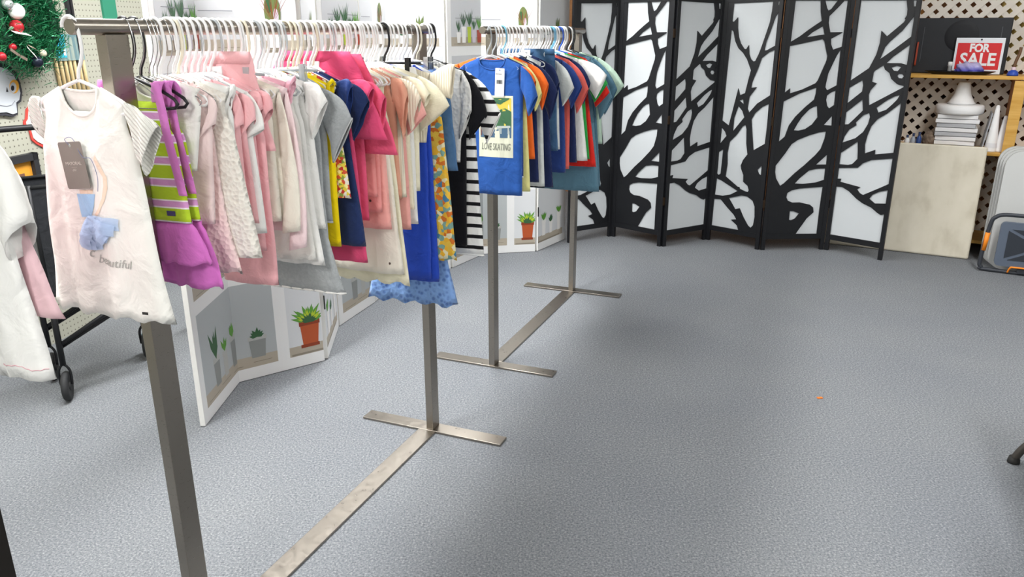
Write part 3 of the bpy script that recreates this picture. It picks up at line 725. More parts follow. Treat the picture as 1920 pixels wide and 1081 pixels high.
for k in range(16):
    f0 = k / 15; tip = fr.loc(lerp(176, 240, f0) + rr.uniform(-4, 4), 402 + 62 * math.sin(math.pi * (.30 + .62 * f0)) ** .8 + rr.uniform(-4, 4) - 6 * f0)
    d = Vector((tip[0] - top[0], 0, tip[1] - top[1])); n_ = Vector((d.z, 0, -d.x)).normalized(); row = []
    for j in range(9):
        f = j / 8; p = Vector((top[0], 0, top[1])) + d * f; wd = .003 + .010 * math.sin(f * 1.9)
        by = b.find(p.x, p.z, .002).y; up_ = (.002 + .006 * rr.random() + .0035 * (k % 3)) * math.sin(math.pi * min(1, f * .8 + .05))
        row.append([bm.verts.new(p + n_ * wd * q + Vector((0, by - up_ - .0015 * (abs(q) < .5), 0))) for q in (-1, -.33, .33, 1)])
    for a, c in zip(row, row[1:]):
        for q in range(3): bm.faces.new((a[q], a[q + 1], c[q + 1], c[q]))
obj('tulle_skirt', bm, tulleblue, t, True)
me = text_mesh('beautiful', .026, 'printed_word', .0002, .25); q = fr.loc(229, 487); me.transform(Matrix.Rotation(R(-4), 4, 'Z')); link('printed_word', drape(me, b, q[0], q[1], .002), silver, t)
me = text_mesh('c', .030, 'printed_word', .0002, .25); q = fr.loc(189, 468); link('printed_word', drape(me, b, q[0], q[1], .002), silver, t)
q = fr.loc(284, 588); me = grid_patch(.014, .006, 2, 2); link('hem_label', drape(me, b, q[0], q[1] + .006, .002), plain('dark_label', '35322F', .5), t)
q = fr.loc(163, 200); o = box('neck_label', (-.007, -.0004, -.006), (.007, .0004, .006), plain('label_grey', 'D0CFCA', .6), t); o.location = (q[0], .010, q[1] + .012)
# its grey hang tag
tg = fr.loc(164, 306); fx = b.find(tg[0], tg[1], .002).y
tagm = plain('taupe_card', '7F7A73', .5)
tt = thing('price_tag', 'taupe cardboard hang tag on the front of the white ballerina tee', 'tag', fr.o + fr.x * tg[0] + fr.y * (fx - .006) + Vector((0, 0, tg[1])), fr.rot); tt.rotation_euler.y = R(-5)
ws_, hs_ = .032, .047
shape_plate('card', [[(-ws_ + .003, -hs_), (ws_ - .003, -hs_), (ws_, -hs_ + .003), (ws_, hs_ - .003), (ws_ - .003, hs_), (-ws_ + .003, hs_), (-ws_, hs_ - .003), (-ws_, -hs_ + .003)], [(.004 * math.cos(a), hs_ - .007 + .004 * math.sin(a)) for a in [k * math.pi / 5 for k in range(10)]]], .0008, tagm, tt)
lw = plain('tag_lettering', 'C9C2BA', .5)
for s_, sz, z_ in (('MAYORAL', .0095, .004), ('_____', .0060, -.001), ('chic', .0075, -.009)):
    me = text_mesh(s_, sz); me.transform(Matrix.Rotation(R(90), 4, 'X')); o = link('tag_lettering', me, lw, tt); o.location = (0, -.0009, z_)
tube('cord', smooth_path([(0, -.001, hs_ - .006), (-.006, -.003, hs_ + .006), (.01, .002, hs_ + .006), (.03, -.002, hs_ - .03), (.052, -.002, hs_ - .035), (.058, -.001, hs_ - .07), (.050, -.001, hs_ - .10)], 5), .0006, plain('cord_blue', '6F78A0', .5), tt, 5)

# ---- striped dresses
for s, hz, lb in ((.043, 1.062, 'front of two pink and lime striped sundresses, shorter pink ruffle skirt, black hanger'), (.070, 1.0, 'rear of two pink and lime striped sundresses, lower hanging pink skirt')):
    fr = Frame(P1, s, -.012, 0); t = thing('sundress', lb, 'dress', fr.o, fr.rot)
    b = Body(ws=.085, zn=-.145, zs=-.16, wn=.06, hem=(.118, 1.155 - ZT), chest=.10, D=.010, fold=.002, seed=5, drop=.012, arm=.25)
    thick(obj('striped_bodice', b.build(), C['stripes'], t, True))
    sk = Body(ws=.118, zn=1.16 - ZT, zs=1.16 - ZT, wn=0, hem=(.158, hz - ZT), chest=.122, D=.013, fold=.009, seed=9, drop=0, backdrop=0, arm=.1, hemwave=.005)
    thick(obj('skirt', sk.build(26, 12), C['magenta'], t, True))
    for sd in (-1, 1):
        bm = bmesh.new(); pts = [(sd * .07, -.006, -.15), (sd * .075, -.009, -.125), (sd * .08, -.002, -.108), (sd * .085, .008, -.13), (sd * .075, .006, -.16)]
        vs_ = []
        for p in smooth_path(pts, 4): vs_.append((bm.verts.new((p.x - .014, p.y, p.z)), bm.verts.new((p.x + .014, p.y, p.z))))
        for a, c in zip(vs_, vs_[1:]): bm.faces.new((a[0], a[1], c[1], c[0]))
        thick(obj('strap', bm, C['lilacstrap'], t, True), .002)
        bm = bmesh.new(); vs_ = []
        for p in smooth_path([(sd * .075, -.012, -.11), (sd * .085, -.013, -.16), (sd * .09, -.012, -.22), (sd * .105, -.013, -.30), (sd * .112, -.012, -.345)], 4): vs_.append((bm.verts.new((p.x - .010, p.y, p.z)), bm.verts.new((p.x + .010, p.y + .003, p.z))))
        for a, c in zip(vs_, vs_[1:]): bm.faces.new((a[0], a[1], c[1], c[0]))
        thick(obj('tie_end', bm, C['lilacstrap'], t, True), .0015)
    me = grid_patch(.022, .011, 3, 2); link('woven_label', drape(me, b, .07, 1.175 - ZT, .002), plain('violet_label', '4A4170', .6), t)
    hanger(fr, 'black', 'black plastic hanger with curved shoulder ends holding the ' + ('front' if s < .05 else 'rear') + ' striped sundress')

r1 = [
 # s, kind, label, colour, hem, cuff, extras   (cuffs and hems marked 'px' were measured on the photograph and lie on that garment's own plane)
 (.092, 'top', 'off-white sleeveless blouse behind the striped sundresses, on a wire hanger', 'offwhite', (.085, 1.26), None, dict(hk='wire', short='off-white sleeveless blouse', ws=.12, zs=-.125)),
 (.112, 'top', 'pale pink blouse with soft puffed sleeves, behind the striped sundresses', 'blush', ('px', 402, 420), ('px', (404, 232), (362, 278)), dict(short='pale pink puffed blouse', hk='white')),
 (.133, 'dress', 'pale pink textured dress with flared ruffle hem, behind the pale pink blouse', 'blush2', ('px', 458, 512), None, dict(fold=.007, short='pale pink ruffle dress', hk='wire', hemwave=.004, flare=3.2, ws=.105, chest=.105)),
 (.150, 'dress', 'cream eyelet cotton dress with pierced pattern near the hem', 'eyelet', ('px', 490, 484), None, dict(short='cream eyelet dress', ws=.135, chest=.142, fold=.006, flare=1.0)),
 (.168, 'tee', 'white tee with shiny satin sleeve panel, just before the rose tees', 'white', (.12, 1.16), ('px', (436, 180), (404, 240)), dict(short='white satin-sleeve tee', zs=-.126, ws=.135)),
 (.186, 'tee', 'dusty rose tee with wide folded sleeve, first of the four rose ones', 'rose', (.13, 1.16), ('px', (455, 233), (420, 272)), dict(short='first dusty rose tee')),
 (.206, 'tee', 'dusty rose tee with wide sleeve, second of the four rose ones', 'rose', (.14, 1.12), ('px', (480, 224), (438, 283)), dict(short='second dusty rose tee')),
 (.226, 'tee', 'white short-sleeved tee hanging between the rose tees', 'white', (.140, 1.09), ('px', (494, 242), (457, 266)), dict(short='white tee between the rose ones')),
 (.246, 'tee', 'rose pink tee with open sleeve, third of the four rose ones', 'rose2', ('px', 500, 470), ('px', (491, 205), (480, 238)), dict(short='third rose tee')),
 (.266, 'dress', 'long rose pink tunic whose hem hangs lowest of the rose clothes', 'rose2', ('px', 522, 534), ('px', (511, 204), (492, 236)), dict(short='long rose tunic', shift=.05)),
 (.288, 'shorts', 'rose pink shorts clipped high, white size tab at the waist', 'rose', (.14, 1.28), None, dict(short='rose pink shorts', zt=-.055, tab=True, ws=.095, hk='clear')),
 (.312, 'top', 'ivory sleeveless top squeezed behind the long rose tunic', 'ivory', (.120, 1.10), None, dict(short='ivory sleeveless top')),
 (.334, 'cardigan', 'ivory open cardigan with long sleeves, front one of the pair', 'ivory', (.130, 1.10), ('px', (563, 432), (532, 436)), dict(long=True, short='front ivory cardigan', fold=.006, ws=.135)),
 (.358, 'cardigan', 'pale ivory long-sleeved cardigan, rear one of the pair', 'palepink', (.140, 1.065), ('px', (575, 462), (545, 468)), dict(long=True, short='rear ivory cardigan', fold=.006, ws=.14)),
 (.384, 'ruffle', 'baby pink top with curled flutter sleeves', 'pink', (.120, 1.20), ('px', (552, 152), (536, 204)), dict(short='baby pink flutter top', flut=.006, hk='cream', zs=-.128)),
 (.408, 'dress', 'white pleated dress with the wider hem, right before the gauze tee', 'offwhite', ('px', 592, 488), None, dict(short='white pleated dress', fold=.007, flare=1.4)),
 (.432, 'dress', 'white flared cotton dress reaching below its white neighbours', 'white', ('px', 612, 497), None, dict(short='white flared dress', fold=.008, hk='clear', flare=2.0)),
 (.458, 'tee', 'white gauze tee with gathered sleeve seams', 'white', (.150, 1.05), ('px', (613, 190), (585, 262)), dict(short='white gauze tee', fold=.006, zs=-.13)),
 (.482, 'dress', 'grey jersey dress with white trimmed hem, hanging lowest before the yellow top', 'grey', (.185, .862), None, dict(flare=2.2, ws=.11, trim=C['white'], short='grey trimmed dress')),
 (.506, 'trousers', 'grey jersey trousers with dark script lettering down the leg', 'grey', ('px', 622, 540), None, dict(short='grey jersey trousers', zt=-.20, ws=.12, hk='clear')),
 (.532, 'tee', 'grey marl tee with rolled sleeve cuffs', 'grey', (.125, 1.05), ('px', (660, 222), (625, 304)), dict(short='grey marl tee', trim=C['greylight'], hk='clear', zs=-.150)),
 (.558, 'ruffle', 'bright yellow top with crinkled ruffle shoulders', 'yellow', ('px', 640, 462), ('px', (624, 158), (618, 176)), dict(short='bright yellow ruffle top', flut=.006, hk='cream')),
 (.580, 'dress', 'small-flowered red and yellow dress peeping below the grey tee', 'flor', ('px', 658, 372), None, dict(short='small-flowered dress', hk='cream', fold=.006)),
 (.603, 'ruffle', 'dark navy top with ruffled sleeves, front one of the navy pair', 'navyblue', (.125, 1.15), ('px', (660, 162), (650, 235)), dict(short='front navy ruffled top', flut=.003, hk='cream')),
 (.628, 'dress', 'dark navy dress with jagged ruffle sleeve, rear one of the navy pair', 'navy', ('px', 686, 462), ('px', (692, 187), (664, 264)), dict(short='rear navy dress', flut=.004)),
 (.656, 'tee', 'hot pink tee with rolled sleeve showing a white hanger end', 'hot', ('px', 690, 492), ('px', (700, 166), (690, 205)), dict(short='hot pink rolled-sleeve tee', shift=.06, chest=.115)),
 (.680, 'shorts', 'hot pink denim shorts clipped high by the waistband', 'hot', ('px', 726, 262), None, dict(short='hot pink denim shorts', zt=-.062, tab=True, ws=.12, D=.014)),
 (.706, 'tee', 'hot pink tee with sleeve resting against the front shorts', 'hot2', (.135, 1.02), ('px', (722, 182), (716, 244)), dict(short='second hot pink tee')),
 (.735, 'shorts', 'second pair of hot pink shorts, folded lower behind the first', 'hot2', ('px', 746, 290), None, dict(short='rear hot pink shorts', zt=-.070, ws=.12, D=.012)),
 (.762, 'tee', 'pale coral tee just behind the second hot pink shorts', 'coral', (.13, 1.08), None, dict(short='pale coral tee')),
 (.790, 'dress', 'coral pink tunic with small dark button near its hem', 'coral', ('px', 716, 398), None, dict(short='coral tunic')),
 (.814, 'dress', 'salmon pink tunic slightly longer than the coral one beside it', 'salmon', ('px', 734, 430), None, dict(short='salmon tunic')),
 (.840, 'dress', 'long ivory linen dress with small button by the hem', 'ivory', ('px', 757, 515), None, dict(short='long ivory linen dress', fold=.007, ws=.115)),
 (.866, 'dress', 'long cream dress with curved hem, lowest of the cream ones', 'cream', ('px', 769, 533), None, dict(short='long cream dress', fold=.008, hemwave=.006, ws=.115)),
 (.890, 'ruffle', 'peach top with sheer tulle shoulder', 'peach', (.140, 1.05), ('px', (764, 178), (756, 262)), dict(short='peach tulle top', flut=.003)),
 (.914, 'tee', 'cream tee with broad sleeve beside the peach tulle', 'cream2', (.140, 1.05), ('px', (790, 184), (772, 246)), dict(short='broad-sleeved cream tee')),
 (.938, 'tee', 'salmon pink tee whose sleeve hangs among cream ones', 'salmon', ('px', 772, 430), ('px', (799, 214), (764, 254)), dict(short='salmon tee')),
 (.962, 'tee', 'plain cream tee just behind the salmon tee', 'cream', (.14, 1.0), ('px', (806, 176), (797, 200)), dict(short='plain cream tee')),
 (.990, 'dress', 'white cotton dress with button placket beside the blue tiers', 'white', ('px', 784, 420), None, dict(short='white button dress')),
 (1.020, 'tee', 'large cream tee with the widest drooping sleeve', 'cream', (.130, 1.05), ('px', (843, 198), (790, 246)), dict(short='large cream tee', ws=.14)),
 (1.055, 'shorts', 'white shorts clipped below a white hanger loop', 'white', (.15, 1.28), None, dict(short='white shorts', hk='black')),
 (1.092, 'ruffle', 'white ribbed crochet top with fluted sleeve', 'cream2', (.12, 1.2), ('px', (852, 122), (846, 186)), dict(short='ribbed crochet top', flut=.003, ws=.15)),
 (1.122, 'dress', 'royal blue tiered dress, front one of the pair', 'royal', ('px', 808, 522), None, dict(short='front royal blue tiered dress', tier=.028, ws=.10)),
 (1.152, 'dress', 'royal blue tiered dress hanging lower behind its twin', 'royal', ('px', 823, 528), None, dict(short='rear royal blue tiered dress', tier=.028, ws=.10)),
 (1.182, 'skirt', 'yellow and orange large-flowered skirt beside the royal blue tiers', 'flor2', ('px', 858, 488), None, dict(short='large-flowered skirt', zt=-.22, fold=.009, ws=.125, hk='wire', hemwave=.006)),
 (1.212, 'shorts', 'light denim shorts with curved pocket above the flowered skirt', 'denim', ('px', 858, 320), None, dict(short='light denim shorts', zt=-.20, ws=.15, hk='wire', D=.010)),
 (1.250, 'dress', 'long blue lace dress with scalloped hem, lowest on the near rack', 'laceblue', ('px', 858, 574), None, dict(short='long blue lace dress', fold=.009, hemwave=.008, ws=.11, chest=.11, flare=2.6, shift=-.045)),
 (1.338, 'top', 'white lace blouse with gathered hanging sleeve', 'lace', (.13, 1.10), ('px', (884, 206), (862, 262)), dict(short='white lace blouse', flut=.004, fold=.006, ws=.15)),
 (1.360, 'dress', 'plain black dress with narrow body, second from the far end', 'black', ('px', 876, 462), ('px', (914, 215), (880, 262)), dict(short='plain black dress', ws=.15)),
 (1.383, 'dress', 'black and white striped dress, last on the near rack', 'bw', ('px', 908, 480), ('px', (938, 212), (912, 268)), dict(short='black and white striped dress', ws=.16, hk='black', trim=C['white'], zs=-.15)),
]
for row in r1:
    s, kind, lab, c, hem, cuff, ex = row; ex = dict(ex); yaw = 3.0 * math.sin(s * 7) + 1.5
    fr_ = Frame(P1, s, 0, R(yaw))
    if hem[0] == 'px': q = fr_.loc(hem[1], hem[2]); hem = (abs(q[0]), q[1] + ZT)
    if cuff and cuff[0] == 'px': cuff = tuple((fr_.loc(*p)[0], fr_.loc(*p)[1] + ZT) for p in cuff[1:])
    sh_ = ex.pop('shift', 0)
    if sh_: hem = (hem[0] - sh_, hem[1]); ex['hcx'] = sh_
    t, b, fr = G(P1, s, kind, lab, C[c], hem, cuff, yaw=yaw, **ex)
    if 'script lettering' in lab:
        me = text_mesh('Cur', .05, 'printed_script', .0002, .2); me.transform(Matrix.Rotation(R(-90), 4, 'Z'))
        for v_ in me.vertices: v_.co = Vector((v_.co.x + hem[0] * .83, -.0125 - v_.co.z, v_.co.y - .47))
        link('printed_script', me, ink, t)
    if 'button near' in lab or 'button by' in lab:
        bm = bmesh.new(); add_lathe(bm, [(0, 0), (.004, 0), (.004, .0015), (0, .0015)], 10)
        o = obj('button', bm, plain('dark_button', '5A4A42', .4), t); q = b.find(b.wh * .72, b.zh + .035, .001); o.location = q; o.rotation_euler = (R(90), 0, 0)
HG = 'spare hangers among the packed clothes on the near rail'
for s in (.032, .056, .081, .103):
    hanger(Frame(P1, s), 'wire', 'thin chrome wire hanger squeezed between the clothes beside the near post', group='wire hangers beside the near post', small=.6)
k = 0
for s in (.124, .142, .164, .184, .205, .227, .248, .269, .292, .318, .343, .368, .392, .417, .443, .468, .493, .519, .545, .570, .595, .620, .645, .670, .694, .72, .750, .777, .802, .827, .853, .878, .902, .926, .950, .976, 1.005, 1.037, 1.073, 1.108, 1.141, 1.175, 1.208, 1.24, 1.275, 1.30, 1.32):
    k += 1
    if k % 3: continue
    hanger(Frame(P1, s), ('white', 'white', 'white', 'cream', 'white', 'white', 'clear')[k % 7], 'slim %s hanger squeezed between the girls clothes on the near rail' % HDESC[('white', 'white', 'white', 'cream', 'white', 'white', 'clear')[k % 7]], group=HG + (' ' + HDESC[('white', 'white', 'white', 'cream', 'white', 'white', 'clear')[k % 7]]))

# ---- the far rack
t, b, fr = G(P2, -.085, 'tee', 'royal blue boys tee with printed picture of a park, foremost on the far rack', C['blue'], (.138, .872), ((.205, 1.30), (.165, 1.215)), off=.040, ws=.135, D=.016, fold=.004, drop=.045, chest=.140, short='blue picture tee', hk='clear', hcx=.0, wn=.062, yaw=0)
c0 = fr.loc(941, 238); corners = (fr.loc(900, 176), fr.loc(964, 180), fr.loc(964, 297), fr.loc(898, 290)); hx = (corners[1][0] - corners[0][0]) / 2; hz = (corners[0][1] - corners[3][1]) / 2; cx_ = (corners[0][0] + corners[1][0]) / 2; cz_ = (corners[0][1] + corners[2][1]) / 2
me = grid_patch(hx * 2, hz * 2, 8, 10); link('picture_border', drape(me, b, cx_, cz_, .0015), plain('poster_cream', 'DCDDC8', .7), t)
def pp(x, z): return (cx_ + x * hx, cz_ + z * hz)
def layer(polys, c, off): link('picture_print', drape(poly_patch([[pp(*p) for p in q] for q in polys]), b, 0, 0, off), plain('poster_' + c, c, .7), t)
layer([[(-.9, -.35), (.9, -.35), (.9, .93), (-.9, .93)]], 'D8C24C', .0019)
layer([[(-.9, -.35), (.9, -.35), (.9, .0), (-.9, .05)]], '4A6A86', .0022)
layer([[(-.2, .0), (.9, .0), (.9, .5), (.5, .62), (.1, .5), (-.2, .3)], [(-.9, .7), (-.3, .78), (.3, .72), (.8, .9), (.8, .93), (-.9, .93)]], '3F6B4A', .0025)
layer([[(-.5, .05), (-.25, .05), (-.2, .93), (-.45, .93)], [(-.9, -.3), (-.2, -.3), (-.1, -.12), (-.9, -.02)]], '6B4A4A', .0028)
layer([[(.1, -.05), (.85, -.02), (.85, .05), (.1, .03)], [(.3, -.22), (.36, -.22), (.36, 0), (.3, 0)], [(.7, -.22), (.76, -.22), (.76, 0), (.7, 0)]], 'B9C2C0', .0031)
me = text_mesh('LOVE SKATING', hz * .26, 'picture_lettering', .0002, .2); wd_ = max(v.co.x for v in me.vertices) - min(v.co.x for v in me.vertices); me.transform(Matrix.Diagonal((hx * 1.7 / wd_, 1.25, 1, 1))); link('picture_lettering', drape(me, b, cx_, cz_ - hz * .66, .0030), plain('grey_ink', '7E8078', .6), t)
q = fr.loc(917, 133); me = text_mesh('MAYORAL', .018, 'neck_print', .0001); me.transform(Matrix.Rotation(R(90), 4, 'X')); o = link('neck_print', me, plain('white_ink', 'E8ECF2', .6), t); o.location = (q[0], .0035, q[1])
tg = fr.loc(940, 154); fy = b.find(tg[0], tg[1], .002).y
tt = thing('price_tag', 'long white price tag with barcode on the blue picture tee', 'tag', fr.o + fr.x * tg[0] + fr.y * (fy - .006) + Vector((0, 0, tg[1])), fr.rot); tt.rotation_euler.y = R(2)
shape_plate('card', [[(-.021, -.056), (-.019, -.058), (.019, -.058), (.021, -.056), (.021, .056), (.019, .058), (-.019, .058), (-.021, .056)], [(.003 * math.cos(a), .05 + .003 * math.sin(a)) for a in [k * math.pi / 5 for k in range(10)]]], .0008, plain('tag_white', 'F2F2F2', .5), tt)
bm = bmesh.new(); rr = random.Random(3); x = -.013
while x < .013: w_ = rr.choice((.0006, .0012)); add_box(bm, (x, -.0011, -.006), (x + w_, -.0006, .010)); x += w_ + rr.choice((.0007, .0013))
obj('barcode', bm, ink, tt)
for s_, sz, z_, xx in (('MAYORAL', .006, .034, -.004),):
    me = text_mesh(s_, sz); me.transform(Matrix.Rotation(R(90), 4, 'X')); o = link('tag_lettering', me, ink, tt); o.location = (xx, -.0009, z_)
def rel(s, pts):  # pixel corners on that garment's plane -> (x, z world)
    fr_ = Frame(P2, s, 0, 0); return [(fr_.loc(*p)[0], fr_.loc(*p)[1] + ZT) for p in pts]
r2 = [
 (-.050, 'tee', 'orange boys tee peeking out left behind the blue picture tee', 'orange', (.13, 1.0), ((.225, 1.36), (.20, 1.27)), dict(short='orange tee behind the picture tee', off=.0, hk='clear', ws=.14)),
 (.040, 'tee', 'navy tee with white shoulder piping near the front of the far rack', 'navyblue', (.135, .93), ((.185, 1.325), (.165, 1.24)), dict(short='navy piped tee', trim=C['white'])),
 (.075, 'tee', 'pale yellow boys tee with long body behind the blue tees', 'paleyellow', (.155, .86), ((.205, 1.30), (.175, 1.22)), dict(short='pale yellow tee')),
 (.130, 'tee', 'bright orange tee with full sleeve on the far rack', 'orange', (.155, 1.0), ((.215, 1.335), (.185, 1.22)), dict(short='bright orange tee')),
 (.200, 'tee', 'dark navy tee right behind the bright orange tee', 'navy2', (.15, .88), ((.235, 1.30), (.20, 1.17)), dict(short='dark navy tee by the orange one')),
 (.285, 'tee', 'white and black boys tee with hem below the jeans shorts', 'tee_grey', (.15, .84), None, dict(short='white and black tee', trim=C['black'])),
 (.360, 'tee', 'deep navy tee with low hem behind the jeans shorts', 'navy2', (.17, .83), ((.19, 1.33), (.17, 1.25)), dict(short='deep navy low-hemmed tee')),
 (.430, 'shorts', 'faded blue jeans shorts clipped at the waist with a white size tab', 'darkdenim', (.165, 1.0), None, dict(short='faded jeans shorts', tab=True, ws=.14, zt=-.085, D=.02)),
 (.480, 'tee', 'light grey tee with speckled green sleeve print', 'tee_grey', (.16, 1.0), ((.228, 1.30), (.17, 1.21)), dict(short='light grey tee', ws=.14)),
 (.570, 'tee', 'navy tee with sharp sleeve crease, between grey and coral ones', 'navyblue', (.165, .87), ((.240, 1.30), (.185, 1.19)), dict(short='creased navy tee', ws=.14)),
 (.650, 'tee', 'coral red tee with drooping sleeve and long body', 'tee_coral', (.155, .875), ((.250, 1.285), (.19, 1.16)), dict(short='coral red tee', ws=.145)),
 (.720, 'tee', 'navy tee with narrow body behind the coral red tee', 'navy2', (.175, .90), ((.235, 1.31), (.20, 1.2)), dict(short='narrow navy tee', ws=.14)),
 (.790, 'tee', 'white checked shirt with folded sleeve near the rack end', 'white', (.21, .90), ((.30, 1.345), (.245, 1.225)), dict(short='white checked shirt', ws=.15, hk='teal')),
 (.850, 'tee', 'bright green tee between the white shirt and the red one', 'green', (.205, .90), ((.29, 1.30), (.22, 1.20)), dict(short='bright green tee', ws=.15, hk='white')),
 (.910, 'tee', 'bright red tee with wide sleeve near the rack end', 'red', (.225, .85), ((.285, 1.25), (.21, 1.17)), dict(short='bright red tee', ws=.15, hk='blue')),
 (.975, 'tee', 'long slate blue tee with the lowest hem on the far rack', 'teal', (.23, .70), ((.285, 1.22), (.22, 1.10)), dict(short='long slate blue tee', ws=.16, fold=.006)),
 (1.04, 'tee', 'slate teal tee right behind the long slate blue one', 'teal2', (.22, .72), ((.295, 1.26), (.23, 1.12)), dict(short='slate teal tee', ws=.16, hk='black')),
 (1.12, 'tee', 'sage green tee, last one hanging on the far rack', 'sage', (.20, .95), ((.315, 1.275), (.25, 1.20)), dict(short='sage green tee', ws=.165, hk='black')),
]
for row in r2:
    s, kind, lab, c, hem, cuff, ex = row; ex = dict(ex); ex.setdefault('off', 0); ex.setdefault('D', .012)
    G(P2, s, kind, lab, C[c], hem, cuff, yaw=2 * math.sin(s * 9), **ex)
k = 0
for i in range(26):
    s = .03 + i * .0435
    if any(abs(s - r[0]) < .011 for r in r2): continue
    k += 1; hk = 'teal' if k in (1, 12) else 'white'
    hanger(Frame(P2, s), hk, 'slim %s hanger squeezed between the boys shirts on the far rail' % HDESC[hk], small=.7, group='spare hangers among the boys shirts ' + HDESC[hk])

# ---- rack at the left edge: two garments near its end
t, b, fr = G(P3, L3 + .060, 'dress', 'white girls dress with pink stitched hem, cut off by the left edge', C['white'], (.205, .93), ((.225, 1.235), (.165, 1.16)), ws=.15, D=.02, fold=.008, short='white dress at the left edge', hemwave=.004)
pts = [b.pos(lerp(-.98, .98, i / 60), .955, True, .0015 + .0006 * (i % 2)) + Vector((0, 0, .002 * (i % 2))) for i in range(61)]
tube('pink_stitching', pts, .0007, plain('pink_thread', 'E3A9B4', .6), t, 4)
G(P3, L3 + .084, 'dress', 'sheer pink tulle dress right behind the white one at the left edge', C['pinktulle'], (.238, 1.05), None, ws=.13, D=.012, fold=.006, short='pink tulle dress at the left edge')
# ------------------------------------------------------------------ things on the pegboard wall
# local frame of wall things: x into the room, y along the wall (away), z up
def wall_thing(name, label, cat, px_, py_, off=0):
    a, y, z = wall_pt(px_, py_, off); q = W0 + wn * off + wdir * y; 
    return thing(name, label, cat, (q.x, q.y, z), -AW), y, z
def wrel(y0, z0, pts, off=0):
    out = []
    for p in pts:
        a, y, z = wall_pt(p[0], p[1], off); out.append((y - y0, z - z0))
    return out
def wplate(name, loops, thick_, x, m, parent):   # plate in the local YZ plane at distance x from the wall
    o = shape_plate(name, loops, thick_, m, parent); o.location = (x, 0, 0); o.rotation_euler = (0, 0, R(90)); return o
t, y0, z0 = wall_thing('christmas_wreath', 'green tinsel wreath with white and red baubles on the pegboard', 'wreath', 8, 38)
t.location = t.location + wn * .105
rr = random.Random(4)
def tinsel(n, L, c, seed, rmin=.0):
    rr = random.Random(seed); bm = bmesh.new()
    for i in range(n):
        a = rr.uniform(0, 6.283); rad = .16 + rr.gauss(0, .045); x = rr.gauss(0, .025)
        p = Vector((x, rad * math.cos(a), rad * math.sin(a))); d = Vector((rr.gauss(0, 1), rr.gauss(0, 1), rr.gauss(0, 1))).normalized() * L * rr.uniform(.5, 1.1)
        s_ = d.cross(Vector((rr.random(), rr.random(), rr.random()))).normalized() * .0022
        add_poly(bm, [p - s_, p + s_, p + d + s_ * .4, p + d - s_ * .4])
    return bm
gm = plain('tinsel_green', '1F6B45', .35, .3); gm2 = plain('tinsel_light', '3FA066', .25, .6)
tag(obj('tinsel', tinsel(8500, .05, None, 1), gm, t), 'dark green tinsel', kind='stuff'); tag(obj('tinsel', tinsel(1500, .05, None, 2), gm2, t), 'glittering light green tinsel', kind='stuff')
bm = bmesh.new(); add_tube(bm, [(0, .175 * math.cos(a), .175 * math.sin(a)) for a in [k * math.pi / 16 for k in range(32)]], .035, 8, closed=True); obj('wreath_ring', bm, plain('tinsel_dark', '123A28', .8), t, True)
def bauble(px_, py_, r, m, x=.05):
    (dy, dz), = wrel(y0, z0, [(px_, py_)], .105 + x)
    bm = bmesh.new(); bmesh.ops.create_uvsphere(bm, u_segments=20, v_segments=12, radius=r); o = obj('bauble', bm, m, t, True); o.location = (x, dy, dz); return o
bauble(30, 21, .036, plain('pearl', 'F1F0EE', .4)); bauble(31, 50, .030, plain('glitter_red', 'A8222C', .35, .3)); bauble(24, 88, .016, plain('glitter_red', 'A8222C')); bauble(14, 8, .026, plain('silver_ball', 'C8CCCF', .25, .8)); bauble(3, 106, .020, plain('glitter_red', 'A8222C')); bauble(70, 116, .026, plain('navy_ball', '1D2233', .3, .4)); bauble(80, 100, .018, plain('pearl_dull', 'B9B49E', .5))
for i, pts in enumerate(([(0, 52), (12, 56), (20, 55)], [(0, 92), (14, 102), (32, 112)], [(30, 88), (45, 104), (62, 126)], [(32, 86), (42, 90), (52, 98)], [(0, 60), (14, 62), (30, 65)])):
    w_ = wrel(y0, z0, pts, .11); bm = bmesh.new(); vs_ = [(bm.verts.new((.045 + .01 * i % 2, a, b_ - .006)), bm.verts.new((.06, a, b_ + .006))) for a, b_ in w_]
    for a, c in zip(vs_, vs_[1:]): bm.faces.new((a[0], a[1], c[1], c[0]))
    thick(obj('ribbon', bm, plain(('ribbon_white', 'ribbon_taupe')[i % 2], ('E8E6E0', '8C7B70')[i % 2], .4), t), .001)
# skull cut-out
t, y0, z0 = wall_thing('skull_decoration', 'flat grey skull cut-out with orange-ringed eye hung on the pegboard', 'decoration', 5, 165)
out = [(-60, 168), (-55, 135), (-30, 120), (-5, 117), (12, 122), (25, 135), (33, 155), (37, 172), (35, 190), (28, 195), (29, 214), (20, 219), (5, 216), (-15, 218), (-40, 215), (-45, 195)]
inn = [(-52, 168), (-48, 140), (-28, 128), (-5, 126), (8, 130), (20, 142), (28, 158), (32, 174), (30, 187), (24, 192), (26, 211), (18, 214), (6, 210), (-15, 212), (-36, 208), (-38, 190)]
wplate('backing', [wrel(y0, z0, out)], .012, .008, plain('skull_black', '33343C', .6), t)
wplate('skull_face', [wrel(y0, z0, inn)], .003, .0165, plain('skull_grey', 'B9BEC6', .6), t)
def ringp(cx, cy, rx, ry, n=20): return [(cx + rx * math.cos(k * 2 * math.pi / n), cy + ry * math.sin(k * 2 * math.pi / n)) for k in range(n)]
wplate('eye_ring', [wrel(y0, z0, ringp(20, 162, 9, 13)), wrel(y0, z0, ringp(18, 164, 6.5, 10))], .001, .0188, plain('skull_orange', 'DDA03A', .6), t)
wplate('pupil', [wrel(y0, z0, ringp(17, 165, 3, 5))], .001, .0188, ink, t); wplate('pupil', [wrel(y0, z0, ringp(-22, 165, 3, 5))], .001, .0188, ink, t)
